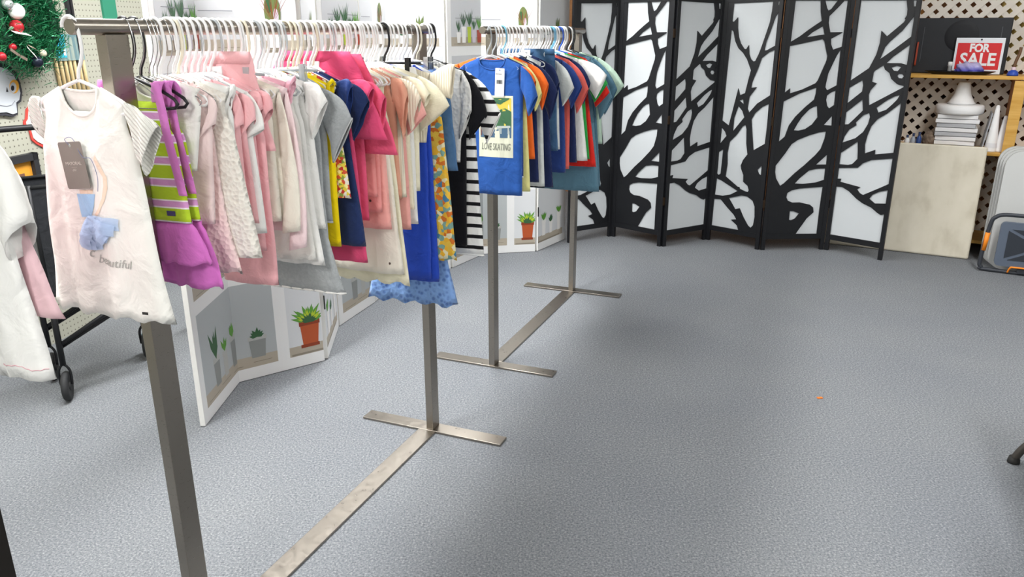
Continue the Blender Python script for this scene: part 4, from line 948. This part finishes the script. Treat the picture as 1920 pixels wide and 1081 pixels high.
wplate('nose', [wrel(y0, z0, [(6, 163), (9, 172), (5, 172)])], .001, .0188, ink, t)
bm = bmesh.new(); add_tube(bm, [(.019, a, b_) for a, b_ in wrel(y0, z0, [(-20, 190), (-8, 197), (6, 199), (16, 196), (21, 189)])], .0015, 5); obj('stitched_mouth', bm, plain('stitch_grey', '7C7F88'), t)
# red outlined cut-out
t, y0, z0 = wall_thing('wall_ornament', 'white cut-out wall ornament with a red outline, half behind the white tee', 'decoration', 80, 230)
o1 = [(47, 205), (46, 222), (42, 228), (43, 235), (50, 238), (54, 250), (57, 262), (66, 270), (78, 276), (100, 277), (125, 262), (132, 230), (122, 205), (100, 192), (84, 188), (66, 190), (54, 196)]
def shrink(pts, k): cx = sum(p[0] for p in pts) / len(pts); cy = sum(p[1] for p in pts) / len(pts); return [(cx + (x - cx) * k, cy + (y - cy) * k) for x, y in pts]
wplate('red_outline', [wrel(y0, z0, o1)], .006, .005, plain('ornament_red', 'C8463F', .5), t); wplate('white_face', [wrel(y0, z0, shrink(o1, .88))], .003, .0098, plain('ornament_white', 'DADCD8', .5), t)
# bundle of wooden dowels
t, y0, z0 = wall_thing('wooden_dowels', 'bundle of wooden sticks in a blue labelled packet on the pegboard', 'craft sticks', 112, 120)
l0, l1 = wrel(y0, z0, [(98, 110), (150, 110)]); 
for k in range(7):
    y = lerp(l0[0], l1[0], k / 6); za = wrel(y0, z0, [(112, 70)])[0][1]; zb = wrel(y0, z0, [(112, 192)])[0][1]
    bm = bmesh.new(); add_tube(bm, [(.012, y, za), (.012, y + .012, zb)], .0085, 8); obj('dowel', bm, wood_mat('pale_wood', 'D9BE8C', 'E8D2A4', (20, 20, 3)), t, True)
a = wrel(y0, z0, [(90, 64), (144, 66), (148, 112), (92, 108)]); bm = bmesh.new(); add_box(bm, (.001, a[0][0], a[2][1]), (.026, a[1][0], a[0][1])); obj('packet', bm, plain('packet_clear', '8FB4BC', .3, Alpha=.55), t)
a = wrel(y0, z0, [(90, 64), (110, 64), (110, 108), (92, 108)]); box('label', (.0262, a[0][0], a[2][1]), (.027, a[1][0], a[0][1]), plain('label_blue', '2FB4CF', .5), t)
box('price_sticker', (.0272, a[1][0] - .022, a[2][1] + .01), (.0278, a[1][0] - .005, a[2][1] + .05), plain('tag_white', 'F2F2F2'), t)
# black slotted wall strips
for xx, lb in ((131, 'black slotted metal upright on the pegboard beside the wreath'),):
    a_, y, z = wall_pt(xx, 40); t = thing('wall_standard', lb, 'shelf upright', W0 + wdir * y + Vector((0, 0, 0)), -AW)
    bm = bmesh.new(); add_box(bm, (0, -.022, 1.40), (.018, -.006, 2.2)); add_box(bm, (0, .006, 1.40), (.018, .022, 2.2)); add_box(bm, (0, -.006, 1.40), (.010, .006, 2.2)); obj('channel', bm, plain('standard_black', '3A3A3E', .4, .5), t)
    bm = bmesh.new(); add_box(bm, (.018, -.004, 1.42), (.03, .004, 1.55)); obj('bracket', bm, plain('standard_black', '3A3A3E'), t)
a_, y, z = wall_pt(202, 20); t = box('green_board', (0, -.055, 1.58), (.012, .065, 2.3), plain('board_green', '2F8268', .6)); t.location = W0 + wdir * y; t.rotation_euler = (0, 0, -AW); tag(t, 'narrow green board strip on the pegboard next to the white screen', 'board')
# framed picture
t, y0, z0 = wall_thing('picture_frame', 'black framed picture with orange mat leaning against the pegboard', 'picture', 25, 330)
a = wrel(y0, z0, [(60, 285), (60, 360)]); hw, hz1, hz0 = a[0][0], a[0][1], a[1][1] - .12
bm = bmesh.new()
for lo, hi in (((0, -.40, hz1 - .035), (.03, hw, hz1)), ((0, -.40, hz0), (.03, hw, hz0 + .035)), ((0, hw - .035, hz0), (.03, hw, hz1)), ((0, -.40, hz0), (.03, -.365, hz1))): add_box(bm, lo, hi)
obj('frame', bm, plain('frame_black', '2B2C30', .5), t)
box('mat_board', (.004, -.37, hz0 + .03), (.010, hw - .03, hz1 - .03), plain('mat_orange', 'D9962E', .7), t); box('print', (.0102, -.30, hz0 + .08), (.012, hw - .09, hz1 - .09), plain('print_brown', '6A4A3E', .6), t)
# ------------------------------------------------------------------ folding cart
bk = plain('cart_black', '1E1F22', .45, .3); fab = cloth('cart_fabric', '26282C'); rub = plain('rubber', '2C2D2F', .7)
CA = R(49); cu_ = Vector((math.sin(CA), math.cos(CA), 0))
t = thing('folding_cart', 'black folding cart with fabric sides, push handle and small wheels by the pegboard', 'cart', (-1.97, 3.13, 0), R(90) - CA)
Lc, Wc = .42, .28   # local x along the long side, y away from the camera
def bar(name, a, b_, r=.011, n=None): return tube(name, [a, b_], r, bk, t, 10)
for x in (0, Lc):
    for y in (0, Wc):
        o = tube('leg_post', [(x, y, .17), (x, y, .50)], .013, bk, t, 10)
        f = bmesh.new(); add_tube(f, smooth_path([(0, -.022, .075), (0, -.022, .14), (0, 0, .17), (0, .022, .14), (0, .022, .075)], 4), .006, 8)
        fo = obj('caster_fork', f, bk, t, True); fo.location = (x, y, 0); fo.rotation_euler = (0, 0, R(68))
        wbm = bmesh.new(); add_lathe(wbm, [(.020, -.012), (.045, -.013), (.058, -.014), (.0655, -.008), (.067, 0), (.0655, .008), (.058, .014), (.045, .013), (.020, .012)], 28)
        add_lathe(wbm, [(0, -.016), (.02, -.016), (.02, .016), (0, .016)], 12)
        wh = obj('wheel', wbm, rub, fo, True); wh.location = (0, 0, .067); wh.rotation_euler = (R(90), 0, 0)
for y in (0, Wc): bar('rail', (0, y, .49), (Lc, y, .49), .012); bar('rail', (0, y, .95), (Lc, y, .95), .008)
for x in (0, Lc): bar('rail', (x, 0, .49), (x, Wc, .49), .012)
for y in (0, Wc):
    bar('cross_brace', (0, y, .26), (Lc, y, .47), .009); bar('cross_brace', (0, y + .02, .24), (Lc, y + .02, .43), .009)
for x in (0, Lc):
    for y in (0, Wc): bar('upright', (x, y, .49), (x, y, .96), .009)
bm = bmesh.new()
for lo, hi in (((-.004, 0, .50), (0, Wc, .95)), ((Lc, 0, .50), (Lc + .004, Wc, .95)), ((0, -.004, .50), (Lc, 0, .95)), ((0, Wc, .50), (Lc, Wc + .004, .95)), ((0, 0, .50), (Lc, Wc, .506))): add_box(bm, lo, hi)
obj('fabric_tub', bm, fab, t)
tube('push_handle', smooth_path([(-.10, Wc * .9, .94), (-.10, Wc * .9, 1.10), (-.07, Wc * .9, 1.155), (-.02, Wc * .9, 1.165), (.34, Wc * .9, 1.165), (.39, Wc * .9, 1.155), (.41, Wc * .9, 1.10), (.41, Wc * .9, .94)], 5), .013, bk, t, 10)
for x in (-.10, .41): bar('handle_bracket', (x, Wc * .9, .94), (0 if x < 0 else Lc, Wc * .9, .94), .009)
# dark crate on the floor behind the cart
t = thing('storage_crate', 'dark brown wooden crate on the floor behind the folding cart', 'crate', (-1.72, 3.98, 0), R(-10))
bm = bmesh.new(); cb = wood_mat('crate_wood', '4A3026', '5E3E30', (4, 30, 30))
for lo, hi in (((0, 0, .02), (.5, .015, .24)), ((0, .30, .02), (.5, .315, .24)), ((0, .015, .02), (.015, .30, .24)), ((.485, .015, .02), (.5, .30, .24)), ((.015, .015, .02), (.485, .30, .035))): add_box(bm, lo, hi)
obj('crate_box', bm, cb, t)
for x in (.02, .44):
    box('crate_foot', (x, .02, 0), (x + .04, .29, .02), cb, t)
# ------------------------------------------------------------------ lattice shelf on the right; local x along, y away, z up, origin S0
def shelf_place(o, al, off, z=0, rz=0):
    q = S0 + sdir * al + snorm * off; o.location = (q.x, q.y, z); o.rotation_euler = (0, 0, RB + rz); return o
def sp(px_, py_, off):
    q = on_plane(px_, py_, S0 + snorm * off, snorm); d = q - S0; return d.dot(sdir), q.z
pine = wood_mat('pine', 'C8963F', 'DDB061', (3, 26, 26)); pine2 = wood_mat('pine_side', 'A8693A', 'B97A45', (26, 26, 3))
t = thing('shelf_unit', 'pine shelf unit with white lattice back, right of the black divider', 'shelf', S0 + snorm * .2, RB)
SO = .2; zU = sp(1715, 139, SO)[1]; zL = .745
box('shelf_board', (-.95, 0, zU - .024), (.62, .36, zU), pine, t, .002); box('shelf_board', (-.95, 0, zL - .024), (.62, .36, zL), pine, t, .002)
box('shelf_board', (-.95, 0, .08), (.62, .36, .104), pine, t, .002)
xp = sp(1902, 215, SO)[0]
for x in (-.93, xp, .56): box('post', (x - .035, -.012, 0), (x + .035, -.001, 2.1) if x != xp else (x + .035, -.001, zU - .03), pine, t, .001)
for x in (-.96, .63): box('side_panel', (x - .01, 0, 0), (x + .01, .38, 2.1), pine2, t)
box('divider_panel', (xp - .03, .02, zL), (xp + .0, .34, zU - .025), pine2, t)
# lattice: crossing slats cut to the panel
def clip_poly(poly, x0, x1, z0, z1):
    for ax, lim, s_ in ((0, x0, 1), (0, x1, -1), (1, z0, 1), (1, z1, -1)):
        o_ = []
        for i in range(len(poly)):
            a, b_ = poly[i - 1], poly[i]; ia = (a[ax] - lim) * s_ >= 0; ib = (b_[ax] - lim) * s_ >= 0
            if ia != ib:
                f = (lim - a[ax]) / (b_[ax] - a[ax]); o_.append((a[0] + (b_[0] - a[0]) * f, a[1] + (b_[1] - a[1]) * f))
            if ib: o_.append(b_)
        poly = o_
        if len(poly) < 3: return None
    return poly
bm = bmesh.new(); pitch = .066; wd = .037; x0, x1, zz0, zz1 = -.94, .61, .10, 2.1
for sgn_, yy in ((1, .372), (-1, .380)):
    for k in range(-60, 61):
        c = k * pitch; dx, dz = math.sqrt(.5), math.sqrt(.5) * sgn_; nx_, nz_ = -dz, dx
        pts = [(nx_ * (c - wd / 2) + dx * s_, nz_ * (c - wd / 2) + dz * s_) for s_ in (-4, 4)] + [(nx_ * (c + wd / 2) + dx * s_, nz_ * (c + wd / 2) + dz * s_) for s_ in (4, -4)]
        pts = [(x, z + 1.0) for x, z in pts]; p = clip_poly(pts, x0, x1, zz0, zz1)
        if p:
            f = add_poly(bm, [(x, yy, z) for x, z in p])
            if f:
                r_ = bmesh.ops.extrude_face_region(bm, geom=[f]); bmesh.ops.translate(bm, verts=[e for e in r_['geom'] if isinstance(e, bmesh.types.BMVert)], vec=(0, .006, 0))
obj('lattice_back', bm, plain('lattice_white', 'E4DDD3', .6), t)
# boxes stored behind the lattice, seen through its holes
bx = [(-.85, 1.30, .30, .42, 'C98F4A'), (-.45, 1.30, .34, .26, 'E0A64A'), (-.05, 1.30, .28, .5, 'D8C070'), (.3, 1.30, .3, .4, '7C5A44'), (-.80, .78, .3, .38, '3A2C28'), (-.42, .78, .32, .30, '4A3A30'), (.02, .78, .30, .34, '6B4030'), (.34, .78, .26, .42, 'C08A44')]
bt = thing('storage_rack', 'pine rack against the back wall, glimpsed through the lattice holes', 'rack', S0 + snorm * .68, RB)
for z_ in (.76, 1.28): box('rack_shelf', (-.95, 0, z_ - .02), (.9, .28, z_), pine2, bt)
for x in (-.95, .88): box('rack_upright', (x, 0, 0), (x + .03, .28, 2.1), pine2, bt)
bd = ('orange-brown', 'yellow', 'straw yellow', 'dull brown', 'near-black', 'dark brown', 'reddish brown', 'mustard')
for i, (x, z_, w_, h_, c) in enumerate(bx):
    o = box('storage_box', (0, 0, 0), (w_, .22, h_), plain('box_' + c, c, .7), None, .004); shelf_place(o, x, .70, z_)
    tag(o, '%s box behind the lattice, %s row, %s' % (bd[i], 'upper' if z_ > 1 else 'lower', ('leftmost', 'second', 'third', 'rightmost')[i % 4]), 'box')
# black case on the upper shelf
t = thing('storage_case', 'large flat black case standing on the upper pine shelf', 'case', (0, 0, 0)); shelf_place(t, 0, SO + .20, zU + .002)
xa, xb = sp(1712, 80, SO + .2)[0], sp(1893, 80, SO + .2)[0]; ht = sp(1800, 34, SO + .2)[1] - zU
cbk = plain('case_black', '1D1F25', .5)
box('case_shell', (xa, 0, 0), (xb, .13, ht), cbk, t, .006)
bm = bmesh.new(); add_lathe(bm, [(0, .006), (.075, .006), (.10, .003), (.108, 0)], 36); o = obj('round_boss', bm, plain('case_boss', '14151B', .6), t, True); q = sp(1803, 68, SO + .2); o.location = (q[0], -.0005, q[1] - zU); o.rotation_euler = (R(90), 0, 0)
tube('side_handle', smooth_path([(xa + .035, -.001, .06), (xa + .035, -.03, .07), (xa + .035, -.03, .20), (xa + .035, -.001, .21)], 4), .006, plain('handle_red', 'A8452E', .5), t)
for xx in (.06, -.06 + (xb - xa)): box('rib', (xa + xx, -.003, .08), (xa + xx + .004, 0, ht - .06), plain('rib_grey', '4A4C52', .4), t)
# FOR SALE sign
t = thing('sale_sign', 'red and white FOR SALE sign propped against the black case', 'sign', (0, 0, 0)); c_ = sp(1837, 97, SO + .15); shelf_place(t, c_[0], SO + .165, zU + .004)
sl, sr = sp(1790, 97, SO + .15)[0] - c_[0], sp(1882, 97, SO + .15)[0] - c_[0]; sh = sp(1837, 72, SO + .15)[1] - zU
t.rotation_euler.x = 0
box('sign_board', (sl, -.002, 0), (sr, .002, sh), plain('sign_white', 'E8ECF2', .4), t)
box('red_field', (sl + .014, -.0032, .030), (sr - .016, -.002, sh - .035), plain('sign_red', 'D8242A', .4), t)
sw = plain('sign_letter', 'F2F2F4', .4); H_ = sh - .065; zc = .030
for s_, sz, fz, xs_ in (('FOR', H_ * .42, .80, 1.0), ('SALE', H_ * .66, .36, 1.0)):
    me = bold_text(s_, sz, .0032); me.transform(Matrix.Rotation(R(90), 4, 'X')); 
    wdt = max(v.co.x for v in me.vertices) - min(v.co.x for v in me.vertices); goal = (sr - sl - .03) * (.46 if s_ == 'FOR' else .82); me.transform(Matrix.Diagonal((goal / wdt, 1, 1, 1)))
    o = link('sign_lettering', me, sw, t); o.location = ((sl + sr) / 2, -.0036, zc + H_ * fz)
bm = bmesh.new(); add_lathe(bm, [(0, 0), (.006, 0), (.006, .001), (0, .001)], 10); o = obj('hang_hole', bm, ink, t); o.location = (0, -.0022, sh - .012); o.rotation_euler = (R(90), 0, 0)
# black tray with violet bag
t = thing('serving_tray', 'glossy black oval tray lying on the front of the upper pine shelf', 'tray', (0, 0, 0)); c_ = sp(1800, 128, SO + .05); shelf_place(t, c_[0], SO + .07, zU)
bm = bmesh.new(); add_lathe(bm, [(0, .001), (.16, .001), (.21, .022), (.215, .026), (.205, .024), (.155, .006), (0, .006)], 40); bmesh.ops.scale(bm, vec=(1.05, .32, 1), verts=bm.verts); obj('tray_dish', bm, plain('gloss_black', '101218', .15), t, True)
t = thing('gift_bag', 'crumpled violet and blue plastic bag lying on the black tray', 'bag', (0, 0, 0)); c_ = sp(1818, 120, SO + .05); shelf_place(t, c_[0], SO + .07, zU + .008)
bm = bmesh.new(); bmesh.ops.create_icosphere(bm, subdivisions=4, radius=1); rr = random.Random(8)
for v_ in bm.verts:
    p = v_.co.copy(); k = 1 + .12 * math.sin(9 * p.x + 4 * p.z) + .08 * math.sin(17 * p.y + 11 * p.x); v_.co = Vector((p.x * .085 * k, p.y * .045 * k, max(p.z * .048 * k + .030, .0)))
vm, nt, bb = base_mat('violet_plastic', '6E6CC8', .2); v0 = coords(nt, (1, 1, 12)); s_ = N(nt, 'ShaderNodeSeparateXYZ'); nt.links.new(v0, s_.inputs[0]); nt.links.new(ramp(nt, s_.outputs[2], [(.2, '3A42B8'), (.75, 'B9B0D8')]), bb.inputs['Base Color'])
obj('bag_body', bm, vm, t, True)
t = thing('spool', 'white round spool cap on the shelf left of the sale sign', 'cap', (0, 0, 0)); c_ = sp(1783, 113, SO + .1); shelf_place(t, c_[0], SO + .115, zU)
bm = bmesh.new(); add_lathe(bm, [(0, 0), (.012, 0), (.012, .055), (.015, .056), (.015, .082), (.012, .086), (0, .086)], 16); obj('spool_body', bm, plain('tag_white', 'F2F2F2'), t, True)
t = thing('brush', 'blue based brush with brown handle standing at the shelf end', 'brush', (0, 0, 0)); c_ = sp(1901, 128, SO + .05); shelf_place(t, c_[0], SO + .06, zU)
bm = bmesh.new(); add_lathe(bm, [(0, 0), (.034, 0), (.036, .010), (.028, .030), (.012, .040), (0, .041)], 20); obj('brush_base', bm, plain('brush_blue', '2F4FB0', .4), t, True)
bm = bmesh.new(); add_lathe(bm, [(.012, .038), (.016, .048), (.012, .058), (0, .060)], 14); obj('brush_collar', bm, plain('brush_pink', 'E8D0DC', .4), t, True)
tube('brush_handle', smooth_path([(0, 0, .055), (.006, 0, .10), (.018, 0, .15), (.02, 0, .19)], 4), .010, plain('brush_brown', '6E5038', .5), t)
# lower shelf contents
foam = plain('white_foam', 'F1F1F2', .8)
t = thing('foam_cone', 'large white flared foam cone on top of the paper stack', 'cone', (0, 0, 0)); 
zb = sp(1800, 195, SO + .15)[1]; zt_ = sp(1803, 154, SO + .15)[1]; c_ = sp(1803, 190, SO + .15)
shelf_place(t, c_[0], SO + .17, zb); bm = bmesh.new(); h_ = zt_ - zb; add_lathe(bm, [(0, 0), (.085, 0), (.095, .004), (.080, .02), (.055, h_ * .45), (.044, h_ * .8), (.038, h_), (.034, h_ + .002), (0, h_)], 32); obj('cone_body', bm, foam, t, True)
z2 = sp(1800, 213, SO + .15)[1]
t = thing('foam_disc', 'thick white round foam disc under the large cone', 'disc', (0, 0, 0)); shelf_place(t, c_[0] - .005, SO + .17, z2 + .001); hh = zb - z2 - .002
bm = bmesh.new(); add_lathe(bm, [(0, 0), (.15, 0), (.158, .01), (.16, hh * .5), (.155, hh - .006), (.14, hh), (0, hh)], 40); obj('disc_body', bm, foam, t, True)
zz = zL; i = 0
names = ['bottom', 'second', 'third', 'fourth', 'fifth', 'sixth', 'seventh', 'top']
n_ = 8; hstep = (z2 - zL) / n_
for i in range(n_):
    o = box('paper_stack', (-.14 + .01 * (i % 3), -.11, .001), (.14 - .012 * (i % 2), .11, hstep - .003), plain(('sheet_white', 'sheet_grey')[i in (3, 5)], ('EDEDEF', 'B8BABF')[i in (3, 5)], .7), None, .002)
    shelf_place(o, c_[0] - .01, SO + .17, zL + i * hstep, R((-4, 3, -2, 5, 0, -3, 2, 1)[i])); tag(o, '%s foam sheet pack, %s of the pile beneath the round disc' % (('white', 'grey')[i in (3, 5)], names[i]), 'sheets')
t = thing('plastic_folder', 'clear grey plastic folder leaning against the sheet pile', 'folder', (0, 0, 0)); c2 = sp(1842, 262, SO + .12); shelf_place(t, c2[0], SO + .14, zL); 
o = box('folder_cover', (-.004, -.10, 0), (.004, .10, .27), plain('folder_grey', 'B4B8C0', .3, Alpha=.8), t, .001, Matrix.Rotation(R(6), 4, 'Y'))
for i, (bx_, by_, tx_, ty_, rb) in enumerate(((1855, 275, 1859, 197, .042), (1873, 277, 1879, 217, .040))):
    a = sp(bx_, by_, SO + .06); b_ = sp(tx_, ty_, SO + .06); t = thing('foam_cone', ('taller slim white foam cone with paper label, beside the folder', 'shorter slim white foam cone, next to the pine post')[i], 'cone', (0, 0, 0)); shelf_place(t, a[0] + .008, SO + .06 + .02 * i, zL + .001)
    h_ = b_[1] - zL; bm = bmesh.new(); add_lathe(bm, [(0, 0), (rb, 0), (rb * .98, .01), (rb * .22 + .003, h_ - .006), (.006, h_), (0, h_)], 28); obj('cone_body', bm, foam, t, True)
    if i == 0:
        bm = bmesh.new(); add_lathe(bm, [(rb * .93 + .0015, .03), (rb * .72 + .0015, .095)], 28); bmesh.ops.delete(bm, geom=[v_ for v_ in bm.verts if v_.co.y > -.005], context='VERTS'); obj('paper_label', bm, plain('label_paper', 'E2E2E6', .6), t, True)
for i, (x_, c, lb) in enumerate(((1700, 'E4E6EA', 'small white bottle left of the furry brown bundle'), (1711, '9AA0AC', 'small grey bottle between the white and blue ones'), (1722, '2F4A86', 'small blue bottle with white base on the lower shelf'))):
    a = sp(x_, 266, SO + .05); t = thing('bottle', lb, 'bottle', (0, 0, 0)); shelf_place(t, a[0], SO + .07, zL)
    h_ = (.085, .10, .11)[i]; bm = bmesh.new(); add_lathe(bm, [(0, 0), (.017, 0), (.018, .004), (.018, h_ * .55), (.012, h_ * .7), (.006, h_ * .78)], 16); obj('bottle_body', bm, plain('bottle_' + c, c, .3), t, True)
    bm = bmesh.new(); add_lathe(bm, [(.008, h_ * .78), (.009, h_), (0, h_)], 12); obj('cap', bm, plain('cap_navy', '24345C', .4), t, True)
t = thing('fur_bundle', 'brown furry craft bundle on the lower shelf beside the bottles', 'fur', (0, 0, 0)); a = sp(1742, 262, SO + .08); shelf_place(t, a[0], SO + .10, zL)
bm = bmesh.new(); bmesh.ops.create_icosphere(bm, subdivisions=4, radius=1); rr = random.Random(5)
for v_ in bm.verts:
    k = 1 + rr.uniform(-.10, .14); v_.co = Vector((v_.co.x * .045 * k, v_.co.y * .05 * k, max(v_.co.z * .06 * k + .055, 0)))
obj('fur', bm, cloth('fur', '8C7B6C', 'mottle', '6A5A4E', f=3), t, True)
def stain_mat():
    m, nt, b_ = base_mat('table_beige', 'D6CFBE', .5); v = coords(nt, (1, 1, .6)); n = N(nt, 'ShaderNodeTexNoise'); n.inputs['Scale'].default_value = 7; n.inputs['Detail'].default_value = 6
    nt.links.new(v, n.inputs['Vector']); nt.links.new(ramp(nt, n.outputs[0], [(.28, 'BDB5A2'), (.48, 'D3CCBB'), (.7, 'DAD3C3')]), b_.inputs['Base Color']); return m
# ------------------------------------------------------------------ leaning beige folding table
t = thing('folding_table', 'beige square folding table leaning on edge, beside the black divider', 'table', S0 + snorm * 0, RB); LN = R(-8)
tb = stain_mat(); tb_e = plain('table_edge', 'C2B9A2', .6)
def lean(o): o.rotation_euler = (LN, 0, 0); return o
bm = bmesh.new(); add_box(bm, (-.98, 0, .004), (0, .022, .80), bev=.012); lean(obj('table_top', bm, tb, t))
bm = bmesh.new(); add_box(bm, (-.97, .022, .012), (-.012, .05, .79)); bmesh.ops.delete(bm, geom=[f for f in bm.faces if abs(f.normal.y) > .5], context='FACES_ONLY'); lean(thick(obj('table_apron', bm, tb_e, t), .004))
for x in (-.93, -.06): lean(tube('folded_leg', [(x, .040, .05), (x, .040, .74)], .011, plain('leg_grey', '8A8880', .4, .5), t))
for z_ in (.2, .58): lean(box('latch', (-.006, .024, z_), (.004, .044, z_ + .07), tb_e, t))
# ------------------------------------------------------------------ stack of pale grey folding tables
def rounded(w_, h_, r_, n=8):
    pts = []
    for cx, cz, a0 in ((w_ - r_, r_, -90), (w_ - r_, h_ - r_, 0), (r_, h_ - r_, 90), (r_, r_, 180)):
        for k in range(n + 1): a = R(a0 + 90 * k / n); pts.append((cx + r_ * math.cos(a), cz + r_ * math.sin(a)))
    return pts
gt = plain('table_grey', 'C6C7C6', .55); gt2 = plain('table_grey_edge', 'A9AAA8', .6)
for i in range(4):
    z_lb = ('frontmost', 'second', 'third', 'rearmost')[i]
    t = thing('folding_table', 'pale grey plastic folding table with rounded corners, %s of the leaning stack' % z_lb, 'table', S0 + sdir * (.10 - .012 * i) + snorm * (-.165 + .045 * i), RB)
    for yy, mm, nm in ((0, gt, 'table_top'), (.016, gt2, 'table_half')):
        o = shape_plate(nm, [rounded(.92, .81 + .004 * i, .10)], .014, mm, t); o.location = (0, yy + .007, .002); 
        md = o.modifiers.new('b', 'BEVEL'); md.width = .003; md.segments = 2
    t.rotation_euler.x = 0
    if i == 0:
        box('sticker', (.17, -.0012, .735), (.34, 0, .765), plain('sticker_white', 'E4E4E8', .4), t)
# ------------------------------------------------------------------ orange and black folding work light / creeper frame
t = thing('folding_workbench', 'black tubular folding stand with orange grips in front of the grey tables', 'stand', S0 + sdir * .055 + snorm * -.26, RB)
ft = plain('frame_charcoal', '3A3D44', .5, .2); og = plain('grip_orange', 'F08A1E', .5)
Z1 = .40
loop_ = [(.24, 0, Z1), (.10, 0, Z1), (.045, 0, Z1 - .02), (.02, 0, Z1 - .075), (0, 0, .08), (.012, 0, .03), (.06, 0, .014), (.62, 0, .014), (.66, 0, .03), (.68, 0, .08), (.66, 0, Z1 - .075), (.64, 0, Z1 - .02), (.59, 0, Z1), (.45, 0, Z1)]
tube('tube_frame', smooth_path(loop_, 4), .0135, ft, t, 10)
for x0_, x1_ in ((.0155, .0065), (.6645, .6735)): tube('orange_grip', [(x0_, 0, .27), (x1_, 0, .145)], .0155, og, t, 12)
bm = bmesh.new(); o = shape_plate('panel', [[(x + .08, z + .055) for x, z in rounded(.52, .30, .03)]], .03, plain('panel_slate', '5A6474', .5), t); o.location = (0, -.01, 0); md = o.modifiers.new('b', 'BEVEL'); md.width = .004; md.segments = 2
W_, H2 = .44, .22
for tri in ([(0, 0), (W_ / 2, H2 / 2), (0, H2)], [(0, H2), (W_ / 2, H2 / 2), (W_, H2)], [(W_, H2), (W_ / 2, H2 / 2), (W_, 0)], [(W_, 0), (W_ / 2, H2 / 2), (0, 0)]):
    cx = sum(p[0] for p in tri) / 3; cz = sum(p[1] for p in tri) / 3
    o = shape_plate('recess', [[(cx + (x - cx) * .86 + .12, cz + (z - cz) * .86 + .095) for x, z in tri]], .002, plain('recess_dark', '2E333C', .6), t); o.location = (0, -.0265, 0)
tube('orange_handle', smooth_path([(.17, -.01, .012), (.18, -.03, .05), (.21, -.03, .055), (.47, -.03, .055), (.50, -.03, .05), (.51, -.01, .012)], 4), .006, og, t)
box('wheel_housing', (.22, -.025, .014), (.46, -.005, .045), plain('housing_dark', '33363C', .5), t)
# ------------------------------------------------------------------ chair leg at right edge, table beyond the frame, scrap on the carpet
g0 = ground(1900, 866)
t = thing('metal_chair', 'dark metal chair at the right edge, only its bent front leg showing', 'chair', g0, -R(22))
cm = plain('chair_metal', '4A4642', .45, .5)
for sx in (0, .42):
    for sy in (0, -.42):
        d = -1 if sx == 0 else 1
        o = tube('leg', smooth_path([(sx, sy, .012), (sx - d * .012, sy, .045), (sx - d * .035, sy, .085), (sx - d * .06, sy, .12), (sx - d * .068, sy, .30), (sx - d * .068, sy, .44)], 4), .0155, cm, t)
        f = bmesh.new(); add_lathe(f, [(0, 0), (.022, 0), (.022, .006), (.018, .024), (0, .024)], 14); k = obj('foot_cap', f, plain('rubber_black', '1F1E1D', .7), o, True); k.location = (sx, sy, 0)
box('seat', (.03, -.44, .44), (.39, .02, .475), plain('seat_black', '26272B', .6), t, .012)
bm = bmesh.new(); add_tube(bm, smooth_path([(.06, -.43, .46), (.06, -.47, .75), (.08, -.48, .88), (.34, -.48, .88), (.36, -.47, .75), (.36, -.43, .46)], 4), .011, 8); obj('back_frame', bm, cm, t, True)
box('backrest', (.07, -.475, .64), (.35, -.455, .86), plain('seat_black', '26272B'), t, .006)
o = box('paper_scrap', (-.012, -.007, 0), (.012, .007, .004), plain('scrap_orange', 'E8782A', .6), None, .001); o.location = ground(1537, 746); o.rotation_euler = (0, 0, .2); tag(o, 'tiny orange scrap lying alone on the open carpet', 'scrap')

U_ = Vector((math.sin(R(22)), math.cos(R(22)), 0)); V_ = Vector((math.cos(R(22)), -math.sin(R(22)), 0))
t = thing('display_table', 'long display table beyond the right edge of the view', 'table', P1 + V_ * 2.15 + U_ * -.9, -R(22))
box('table_top', (0, 0, .72), (.75, 1.8, .75), plain('table_white', 'DDDDDA', .5), t, .005)
for x in (.05, .70):
    for y in (.08, 1.72): tube('leg', [(x, y, 0), (x, y, .72)], .014, cm, t)
